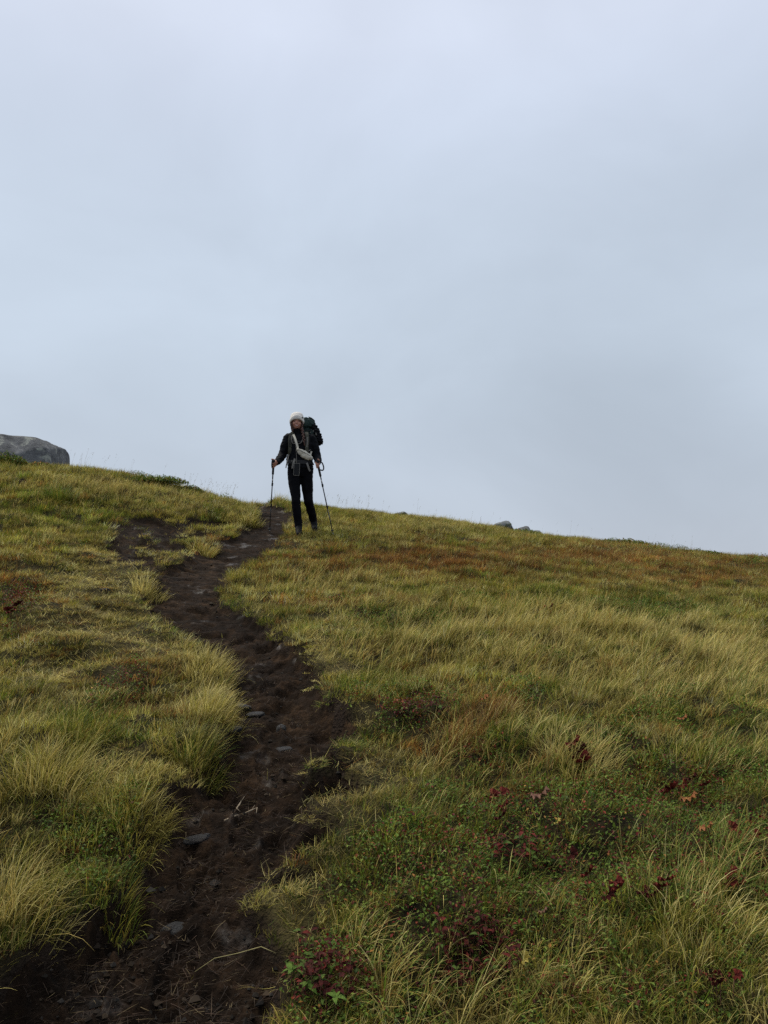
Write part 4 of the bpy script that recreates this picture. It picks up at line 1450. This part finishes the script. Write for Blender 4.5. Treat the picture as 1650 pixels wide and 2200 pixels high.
# poles: grip point in the hand, tip on the ground
GRA, GRB = Vector((-.352, -.270, 0.943)), Vector((.252, -.245, 0.945))
TPA, TPB = Vector((-.418, .42, gz(-.418, .42) - .01)), Vector((.480, -.10, gz(.480, -.10) - .01))


def hand(bm, wrist, grip, axis, side, wrap):
    """palm behind the grip, four unequal fingers closed round it, thumb round the other way"""
    w, g_, ax = Vector(wrist), Vector(grip), Vector(axis).normalized()
    inn = (w - g_)
    inn = (inn - ax * inn.dot(ax)).normalized()                     # from the grip towards the wrist
    lat = ax.cross(inn) * side
    pc = g_ + inn * .030 + lat * .012
    chain(bm, [w, w + (pc - w) * .5, pc], [.026, .027, .026])
    for k, (o, le) in enumerate(((.030, .88), (.010, 1.0), (-.010, .94), (-.029, .76))):
        chain(bm, [pc + ax * o * .8, pc + ax * o + lat * .012 - inn * .004], [.017, .013], 10)
        pts, rr = [], []
        for j in range(6):
            a = R(20) + R(205) * le * j / 5
            pts.append(g_ + ax * (o - .004 * j) + (inn * math.cos(a) + lat * math.sin(a)) * .0265)
            rr.append(.0098 - .0006 * j)
        chain(bm, pts, rr, 10)
    tp = []
    for j in range(5):
        a = -R(15) - R(120) * j / 4
        tp.append(g_ + ax * (.036 + .008 * j) + (inn * math.cos(a) + lat * math.sin(a)) * (.030 - .001 * j))
    chain(bm, [pc + inn * .012 + ax * .012] + tp, [.018, .0145, .0125, .0115, .0105, .009], 10)


bm = bmesh.new()
# head and face
ell(bm, (HEAD[0], HEAD[1] + .012, HEAD[2] + .035), (.076, .094, .088))
ell(bm, (HEAD[0] - .001, HEAD[1] - .022, HEAD[2] - .030), (.060, .066, .078))
ell(bm, (HEAD[0] - .002, HEAD[1] - .052, HEAD[2] - .082), (.026, .024, .022))
for s in (-1, 1):
    ell(bm, (HEAD[0] + s * .034, HEAD[1] - .060, HEAD[2] - .034), (.024, .020, .020))
    ell(bm, (HEAD[0] + s * .078, HEAD[1] + .010, HEAD[2] - .004), (.010, .020, .032))
    ell(bm, (HEAD[0] + s * .030, HEAD[1] - .070, HEAD[2] + .016), (.026, .014, .010))
chain(bm, [(HEAD[0], HEAD[1] - .076, HEAD[2] + .006), (HEAD[0] - .001, HEAD[1] - .096, HEAD[2] - .030)], [.009, .0125], 10)
chain(bm, [NECK, (HEAD[0], HEAD[1] + .018, HEAD[2] - .05)], [.054, .050])
# trunk, legs, arms
lathe_loft(bm, [(.82, .012, .01, .12, .09), (.90, .012, .005, .155, .105), (1.0, .010, 0, .140, .10), (1.1, .004, -.005, .125, .095), (1.25, .0, -.015, .145, .105), (1.35, -.003, -.015, .140, .09), (1.40, -.015, -.018, .07, .06)])
chain(bm, [HIP_A, KNEE_A, ANK_A], [.075, .048, .036])
chain(bm, [HIP_B, KNEE_B, ANK_B], [.075, .048, .036])
chain(bm, [ANK_A, (.0, -.08, .015)], [.034, .026])
chain(bm, [ANK_B, (.222, yb + .03, foot_b + .05)], [.034, .024])
chain(bm, [SHO_A, ELB_A, WRI_A], [.050, .038, .027])
chain(bm, [SHO_B, ELB_B, WRI_B], [.050, .038, .027])
hand(bm, WRI_A, GRA, GRA - TPA, -1, 0)
hand(bm, WRI_B, GRB, GRB - TPB, 1, 0)
link('body', fuse('body', bm, M_SKIN, 0.0038, 5, 0.22), person)

for s in (-1, 1):
    bm = bmesh.new()
    ell(bm, (HEAD[0] + s * .031, HEAD[1] - .0745, HEAD[2] - .004), (.014, .009, .0085), None, 2)
    link('eye', bm_mesh('eye', bm, M_EYE), person)
    link('eyebrow', tubes('eyebrow', [([(HEAD[0] + s * .014, HEAD[1] - .083, HEAD[2] + .014), (HEAD[0] + s * .032, HEAD[1] - .086, HEAD[2] + .019), (HEAD[0] + s * .050, HEAD[1] - .074, HEAD[2] + .012)], [.003, .004, .002])], M_HAIR, 6), person)
ml = [(HEAD[0] + x, HEAD[1] - .086 + 7 * x * x, HEAD[2] - .062 + 6 * x * x + dz) for x in (-.030, -.018, 0, .018, .030) for dz in (0,)]
lips = link('mouth', tubes('mouth', [(ml, [.002, .0058, .0068, .0058, .002]), ([(x, y, z - .013 * (1 - abs(x - HEAD[0]) / .032)) for x, y, z in ml], [.002, .005, .006, .005, .002])], M_LIP, 8), person)
link('teeth', tubes('teeth', [([(x, y - .004, z - .006 * (1 - abs(x - HEAD[0]) / .032)) for x, y, z in ml[1:4]], [.002, .0042, .002])], M_TEETH, 6), lips)

# clothes
bm = bmesh.new()
lathe_loft(bm, [(.915, .014, .0, .176, .130), (.95, .014, 0, .180, .134), (1.0, .012, 0, .168, .128), (1.1, .006, -.005, .160, .122), (1.2, .004, -.012, .170, .128), (1.28, .002, -.018, .176, .128), (1.35, .0, -.016, .165, .105), (1.40, -.012, -.016, .10, .078), (1.445, -.022, -.022, .066, .066)])
chain(bm, [SHO_A, (-.205, 0, 1.24), ELB_A, (-.285, -.10, 1.022), (-.312, -.197, .972)], [.070, .066, .060, .053, .046], 16)
chain(bm, [SHO_B, (.212, 0, 1.22), ELB_B, (.254, -.07, 1.042), (.257, -.165, .993)], [.070, .066, .060, .054, .046], 16)
chain(bm, [(-.02, -.02, 1.36), SHO_A], [.08, .068], 16)
chain(bm, [(-.01, -.02, 1.35), SHO_B], [.08, .068], 16)
me_jacket = fuse('jacket', bm, M_JACKET, .0075, 4, 1, .007, 16)
jacket = link('jacket', me_jacket, person)

bm = bmesh.new()
lathe_loft(bm, [(.80, .012, .008, .14, .10), (.86, .014, .006, .182, .118), (.93, .015, .003, .182, .120), (.96, .014, .002, .165, .115)])
chain(bm, [HIP_A, (-.062, -.04, .67), KNEE_A, (-.030, -.045, .33), (-.012, -.005, .19), (-.004, .0, .115)], [.098, .082, .062, .062, .058, .056], 18)
chain(bm, [HIP_B, (.112, .02, .67), KNEE_B, (.162, .125, .37), (.203, .240, .235)], [.098, .082, .065, .063, .056], 18)
link('trousers', fuse('trousers', bm, M_PANTS, .0075, 4, 1, .0045, 9), person)


def boot(heel, ball, toe, shaft_top, ankle, zlift):
    bm = bmesh.new()
    chain(bm, [shaft_top, ankle], [.051, .052], 16)
    chain(bm, [ankle, ball], [.052, .043], 16)
    chain(bm, [heel, ball, toe], [.036, .043, .034], 16)
    me = fuse('boot', bm, M_BOOT, .007, 5)
    o = link('boot', me, person)
    bm = bmesh.new()
    dn = Vector((0, 0, -.022))
    h, b_, t = (Vector(q) + dn for q in (heel, ball, toe))
    for q, r in ((h, .034), (b_, .043), (t, .034)):
        ell(bm, q, (r, r, .016), None, 2)
    chain(bm, [h, b_], [.026, .03], 10)
    chain(bm, [b_, t], [.03, .026], 10)
    link('sole', fuse('sole', bm, M_SOLE, .007, 3), o)


boot((.0, .05, .040), (.002, -.085, .042 + gz(0, -.085) * .5), (.0, -.15, .036 + gz(0, -.15)), (-.004, 0, .17), ANK_A, 0)
boot((.220, .325, foot_b + .145), (.224, .215, foot_b + .055), (.226, .150, foot_b + .036), (.200, .235, .25), ANK_B, 0)

bm = bmesh.new()
lathe_loft(bm, [(1.375, -.018, -.015, .080, .080), (1.41, -.022, -.022, .076, .078), (1.45, -.028, -.030, .071, .074), (1.475, -.033, -.034, .066, .068)])
link('neck_warmer', fuse('neck_warmer', bm, M_BUFF, .006, 3, 1, .005, 30), person)

# hair beside the face and a plait over the shoulder
bm = bmesh.new()
for s in (-1, 1):
    chain(bm, [(HEAD[0] + s * .074, HEAD[1] - .012, HEAD[2] + .03), (HEAD[0] + s * .074, HEAD[1] - .020, HEAD[2] - .04), (HEAD[0] + s * .062, HEAD[1] - .012, HEAD[2] - .10), (HEAD[0] + s * .056, HEAD[1] - .02, HEAD[2] - .135)], [.018, .021, .022, .016])
ell(bm, (HEAD[0], HEAD[1] + .062, HEAD[2] - .04), (.07, .05, .09))
hair = link('hair', fuse('hair', bm, M_HAIR, .006, 3, 1, .004, 40), person)
bm = bmesh.new()
for k in range(9):
    z = 1.462 - .024 * k
    ell(bm, (.030 + .004 * k + (.007 if k % 2 else -.007), -.105 - .012 * min(k, 5), z), (.020 - .0009 * k, .017, .020), Euler((0, .6 if k % 2 else -.6, 0)), 2)
chain(bm, [(.02, -.06, 1.50), (.03, -.105, 1.46)], [.024, .020])
chain(bm, [(.064, -.165, 1.262), (.066, -.168, 1.22)], [.012, .006])
link('plait', fuse('plait', bm, M_HAIR, .005, 1), hair)

# knitted hat with a turned-up cuff
bm = bmesh.new()
hx, hy = HEAD[0], HEAD[1] + .010
lathe_loft(bm, [(1.595, hx, hy, .090, .104), (1.635, hx, hy, .093, .106), (1.668, hx + .001, hy + .004, .089, .100), (1.695, hx + .003, hy + .008, .074, .083), (1.712, hx + .004, hy + .010, .048, .054), (1.719, hx + .004, hy + .010, .018, .02)], 36)
hat = link('knit_hat', bm_mesh('knit_hat', bm, M_KNIT), person)
bm = bmesh.new()
seg = 40
rows = []
for z_, gr_ in ((0.0, .0985), (.022, .1035), (.046, .1035), (.062, .098), (.060, .090), (.0, .089)):
    ring = []
    for k in range(seg):
        a = 2 * math.pi * k / seg
        fr = -math.sin(a)                                  # 1 at the forehead, -1 at the nape
        z = 1.552 + .046 * max(fr, 0) ** 1.5 - .018 * max(-fr, 0) + z_
        ring.append(bm.verts.new((hx + gr_ * math.cos(a), hy + gr_ * 1.12 * math.sin(a), z)))
    rows.append(ring)
for a, b_ in zip(rows, rows[1:] + rows[:1]):
    for k in range(seg):
        bm.faces.new((a[k], a[(k + 1) % seg], b_[(k + 1) % seg], b_[k]))
cuff = link('cuff', bm_mesh('cuff', bm, M_KNIT), hat)
bm = bmesh.new()
bmesh.ops.create_cube(bm, size=1, matrix=Matrix.Translation((hx + .078, hy - .079, 1.625)) @ Euler((0, 0, R(44))).to_matrix().to_4x4() @ Matrix.Diagonal((.018, .006, .018, 1)))
link('hat_tag', bm_mesh('hat_tag', bm, M_PACK, False), hat)

# ---- straps follow the jacket: find its front by ray
from mathutils.bvhtree import BVHTree
bvh = BVHTree.FromPolygons([v.co.copy() for v in me_jacket.vertices], [tuple(p.vertices) for p in me_jacket.polygons])


def front(x, z, lift=.006):
    hit = bvh.ray_cast(Vector((x, -1, z)), Vector((0, 1, 0)))
    return Vector((x, (hit[0].y if hit[0] else -.1) - lift, z))


def spline(pts, n=6):
    pts = [Vector(p) for p in pts]
    e = [pts[0] * 2 - pts[1]] + pts + [pts[-1] * 2 - pts[-2]]
    res = []
    for i in range(1, len(e) - 2):
        for k in range(n):
            t = k / n
            a, b, c, d = e[i - 1:i + 3]
            res.append(0.5 * ((2 * b) + (c - a) * t + (2 * a - 5 * b + 4 * c - d) * t * t + (3 * b - a - 3 * c + d) * t ** 3))
    return res + [pts[-1]]


def strap(name, pts, w, th, mat, parent, outward=(0, -1, 0), n=5):
    P = spline(pts, n)
    bm = bmesh.new()
    last = None
    for i, p in enumerate(P):
        t = (P[min(i + 1, len(P) - 1)] - P[max(i - 1, 0)]).normalized()
        ow = Vector(outward)
        sd = t.cross(ow).normalized()
        up = sd.cross(t).normalized()
        ring = [bm.verts.new(p + sd * a * w / 2 + up * b * th / 2) for a, b in ((-1, -1), (1, -1), (1, 1), (-1, 1))]
        if last:
            for k in range(4):
                bm.faces.new((last[k], last[(k + 1) % 4], ring[(k + 1) % 4], ring[k]))
        else:
            bm.faces.new(ring[::-1])
        last = ring
    bm.faces.new(last)
    return link(name, bm_mesh(name, bm, mat, False), parent)


# ---- backpack
pack = empty('backpack', world(.04, .24, .98), YAW)
tag(pack, 'tall dark green hiking backpack worn on the back of the hiker', 'backpack')
PO = Vector((.04, .24, .98))


def L_(q):
    return Vector(q) - PO


def local_mesh(me, off):
    me.transform(Matrix.Translation(-Vector(off)))
    return me


bm = bmesh.new()
lathe_loft(bm, [(.96, .03, .22, .12, .08), (1.0, .03, .23, .150, .105), (1.15, .04, .235, .165, .12), (1.3, .05, .24, .165, .125), (1.45, .06, .24, .158, .12), (1.57, .075, .23, .136, .105), (1.61, .08, .23, .10, .08)])
link('main_bag', local_mesh(fuse('main_bag', bm, M_PACK, .009, 4, 1, .009, 12), PO), pack)
bm = bmesh.new()
lathe_loft(bm, [(1.545, .082, .20, .120, .12), (1.58, .084, .20, .136, .135), (1.63, .086, .20, .136, .135), (1.672, .084, .20, .118, .12), (1.692, .08, .20, .08, .08)])
lid = link('lid', local_mesh(fuse('lid', bm, M_PACK, .008, 4, 1, .008, 22), PO), pack)
link('lid_strap', tubes('lid_strap', [([L_(q) for q in spline([(.12, .07, 1.682), (.17, .10, 1.668), (.20, .13, 1.638), (.215, .14, 1.59), (.205, .14, 1.56)])], .006)], M_PACKBLK, 6), lid)
bm = bmesh.new()
chain(bm, [(.17, .14, 1.47), (.19, .15, 1.36), (.195, .15, 1.22)], [.045, .05, .045])
pk = link('side_pocket', local_mesh(fuse('side_pocket', bm, M_PACK, .008, 3, 1, .007, 24), PO), pack)
for (x, z, ln_) in ((.13, 1.50, .05), (.155, 1.44, .04)):
    strap('compression_strap', [L_((x - ln_, .10, z)), L_((x, .09, z - .01)), L_((x + ln_, .10, z + .012))], .014, .004, M_PACKBLK, pack)
for (x, z) in ((.150, 1.462), (.190, 1.482), (.155, 1.38)):
    bm = bmesh.new()
    bmesh.ops.create_cube(bm, size=1, matrix=Matrix.Translation(L_((x, .082, z))) @ Euler((0, .5, 0)).to_matrix().to_4x4() @ Matrix.Diagonal((.010, .008, .022, 1)))
    bmesh.ops.bevel(bm, geom=bm.edges[:], offset=.002, segments=1, profile=0.5, affect='EDGES')
    link('buckle', bm_mesh('buckle', bm, M_GREYW, False), pack)
for xs in (((-.105, 1.415), (-.128, 1.375), (-.138, 1.30), (-.135, 1.21), (-.140, 1.13)), ((.095, 1.40), (.105, 1.35), (.104, 1.27), (.098, 1.20), (.105, 1.12))):
    pts = [front(x, z, .012) for x, z in xs]
    pts = [Vector((xs[0][0] * 1.0, .06, 1.455))] + pts + [Vector((xs[-1][0] * 1.2, .03, 1.04))]
    sh = strap('shoulder_strap', [L_(q) for q in pts], .046, .014, M_OLIVE, pack)
    mid = [front(x, z, .021) for x, z in xs[1:4]]
    strap('webbing', [L_(q) for q in mid], .014, .003, M_GREYW if xs[0][0] > 0 else M_PACKBLK, sh)
cord = [(-.118, 1.37), (-.110, 1.30), (-.094, 1.255), (-.04, 1.250), (.008, 1.254), (.030, 1.285), (.042, 1.33)]
link('chest_cord', tubes('chest_cord', [([L_(q) for q in spline([front(x, z, .018) for x, z in cord])], .0048)], M_GREYW, 6), pack)
strap('sternum_strap', [L_(front(x, 1.278 + .0 * x, .015)) for x in (-.125, -.06, 0, .06, .10)], .016, .004, M_PACKBLK, pack)
pts = [Vector((-.178, .05, 1.0))] + [front(x, z, .012) for x, z in ((-.16, 1.0), (-.10, 1.0), (-.03, .995), (.04, .995), (.12, 1.0), (.175, 1.005))] + [Vector((.19, .05, 1.01))]
hb = strap('hip_belt', [L_(q) for q in pts], .052, .014, M_PACKBLK, pack)
strap('webbing', [L_(front(x, z, .022)) for x, z in ((-.155, 1.012), (-.10, 1.010), (-.05, 1.008))], .012, .003, M_GREYW, hb)
strap('belt_tail', [L_(q) for q in (front(-.150, 1.12, .014), front(-.163, 1.03, .016), Vector((-.178, -.135, .96)), Vector((-.186, -.135, .905)))], .014, .003, M_GREYW, pack)
strap('belt_tail', [L_(q) for q in (front(.100, .985, .025), Vector((.118, -.16, .935)), Vector((.135, -.16, .885)), Vector((.150, -.158, .865)))], .024, .003, M_GREYW, pack)
strap('belt_tail', [L_(q) for q in (front(-.065, 1.04, .022), Vector((-.085, -.155, .97)), Vector((-.10, -.152, .90)))], .026, .003, M_GREYW, pack)
strap('belt_tail', [L_(q) for q in (front(.12, 1.155, .016), front(.15, 1.178, .016))], .010, .003, M_GREYW, pack)

# ---- folded ridged foam mat strapped to the side of the pack
mat_o = empty('foam_mat', world(.252, .16, 1.447), YAW)
tag(mat_o, 'black ridged folded foam mat hanging on the side of the green backpack', 'foam mat')
bm = bmesh.new()
top, bot = Vector((.225, .16, 1.525)), Vector((.305, .16, 1.305))
nf = 7
for k in range(nf):
    t = k / (nf - 1)
    c = top.lerp(bot, t) - Vector((.265, .16, 1.41))
    hw = .040 + .012 * math.sin(t * 3.0) + .006 * (k % 2)
    bmesh.ops.create_cube(bm, size=1, matrix=Matrix.Translation(c) @ Euler((0, R(20), 0)).to_matrix().to_4x4() @ Matrix.Diagonal((hw * 2, .16, .030, 1)))
bmesh.ops.bevel(bm, geom=bm.edges[:], offset=.008, segments=2, profile=0.5, affect='EDGES')
link('folded_pad', bm_mesh('folded_pad', bm, M_FOAM), mat_o)
bm = bmesh.new()
chain(bm, [(.020, 0, -.11), (.030, 0, -.135)], [.035, .028])
link('rounded_end', fuse('rounded_end', bm, M_FOAM, .007, 3), mat_o)
o = strap('strap', [(-.04, -.086, .06), (-.01, -.088, .05), (.03, -.088, .045)], .012, .004, M_PACKBLK, mat_o)
bm = bmesh.new()
bmesh.ops.create_cube(bm, size=1, matrix=Matrix.Translation((-.022, -.088, -.01)) @ Euler((0, -.3, 0)).to_matrix().to_4x4() @ Matrix.Diagonal((.014, .006, .036, 1)))
link('tag_label', bm_mesh('tag_label', bm, M_GREYW, False), mat_o)

# ---- beige sling bag across the front
SBO = front(.07, 1.10, .05)
sbag = empty('sling_bag', world(*SBO), YAW)
tag(sbag, 'beige sling bag worn slantwise across the front of the hiker', 'bag')
bm = bmesh.new()
ax_ = Vector((.205, 0, -.115)).normalized()
pts = [(-.025, 1.165), (.015, 1.128), (.062, 1.100), (.110, 1.072), (.150, 1.058)]
rr = [.022, .044, .056, .052, .034]
for (x, z), r in zip(pts, rr):
    q = front(min(x, .13), z, .030)
    ell(bm, (x - SBO.x, q.y - SBO.y, z - SBO.z), (r * 1.05, .034, r * 1.02), Euler((0, R(30), 0)), 3)
link('pouch', fuse('pouch', bm, M_BEIGE, .006, 8, 1, .005, 13), sbag)
S0 = SBO
strap('strap', [front(x, z, .024) - S0 for x, z in ((-.092, 1.385), (-.070, 1.335), (-.050, 1.27), (-.030, 1.205), (-.022, 1.17))], .028, .004, M_BEIGE, sbag)
strap('zip', [front(min(x, .13), z, .068) - S0 + Vector((max(x - .13, 0), 0, 0)) for x, z in ((-.005, 1.155), (.05, 1.125), (.105, 1.102), (.145, 1.082))], .008, .004, M_GREYW, sbag)
strap('strap', [front(x, z, .022) - S0 for x, z in ((.14, 1.085), (.155, 1.12), (.165, 1.16))], .022, .004, M_BEIGE, sbag)

# ---- phone on a cord round the neck
PHO = front(-.038, .97, .03)
PHO.z = .882
PHO.y = -.175
phone = empty('phone', world(*PHO), YAW)
tag(phone, 'dark phone in a pale edged case hanging at the waist of the hiker', 'phone')
bm = bmesh.new()
bmesh.ops.create_cube(bm, size=1, matrix=Matrix.Diagonal((.084, .010, .172, 1)))
bmesh.ops.bevel(bm, geom=[e for e in bm.edges if abs(e.verts[0].co.y - e.verts[1].co.y) > .005], offset=.012, segments=4, profile=0.5, affect='EDGES')
o = link('case', bm_mesh('case', bm, M_GREYW, False), phone)
o.rotation_euler = (0, R(2.5), 0)
bm = bmesh.new()
bmesh.ops.create_cube(bm, size=1, matrix=Matrix.Translation((0, -.0055, 0)) @ Matrix.Diagonal((.072, .004, .160, 1)))
bmesh.ops.bevel(bm, geom=[e for e in bm.edges if abs(e.verts[0].co.y - e.verts[1].co.y) > .002], offset=.008, segments=3, profile=0.5, affect='EDGES')
s_ = link('screen', bm_mesh('screen', bm, M_SCREEN, False), phone)
s_.rotation_euler = (0, R(2.5), 0)
cordp = [front(-.11, 1.37, .022), front(-.085, 1.30, .024), front(-.060, 1.24, .026), front(-.048, 1.15, .03), front(-.042, 1.06, .04), Vector((-.040, -.175, .968))]
link('neck_cord', tubes('neck_cord', [([q - PHO for q in spline(cordp)], .0032)], M_GREYW, 5), phone)

# ---- trekking poles
def pole(grip, tip, label, loop_dir):
    root = empty('trekking_pole', world(*tip), YAW)
    tag(root, label, 'trekking pole', 'pair of trekking poles')
    a = (grip - tip).normalized()
    ln = (grip - tip).length
    top = ln + .055
    P = lambda s: a * s
    link('shaft', tubes('shaft', [([P(.05), P(ln * .42)], .0066), ([P(ln * .40), P(ln * .72)], .0078), ([P(ln * .70), P(ln)], .0088)], M_POLE, 10), root)
    link('tip', tubes('tip', [([P(0), P(.02), P(.06)], [.003, .0045, .007])], M_STEEL, 8), root)
    link('basket', tubes('basket', [([P(.075), P(.079), P(.083), P(.10)], [.008, .026, .024, .008])], M_GRIP, 14), root)
    for s in (.41, .71):
        c = link('lock', tubes('lock', [([P(ln * s - .022), P(ln * s - .018), P(ln * s + .018), P(ln * s + .022)], [.009, .0125, .0125, .009])], M_GRIP, 10), root)
        sd = a.orthogonal().normalized()
        link('lever', tubes('lever', [([P(ln * s - .012) + sd * .013, P(ln * s + .014) + sd * .016], [.004, .005])], M_GRIP, 6), c)
    link('marking', tubes('marking', [([P(ln * .76), P(ln * .79)], .0092)], M_POLEW, 10), root)
    link('grip', tubes('grip', [([P(ln - .17), P(ln - .165), P(ln - .10), P(ln - .05), P(ln - .03), P(ln), P(ln + .03), P(top - .012), P(top)], [.012, .0155, .0150, .0165, .0150, .0160, .0155, .020, .014])], M_GRIP, 14), root)
    lp = Vector(loop_dir)
    strap('wrist_strap', [P(top - .02), P(top - .02) + lp * .06, P(ln - .03) + lp * .075, P(ln - .075) + lp * .055, P(ln - .075) + lp * .012], .018, .004, M_PACKBLK, root)


pole(GRA, TPA, 'black trekking pole planted on the peat, in the hand on the left of the picture', (-.25, -.6, .1))
pole(GRB, TPB, 'black trekking pole planted in the grass, in the hand on the right of the picture', (.95, -.2, -.1))
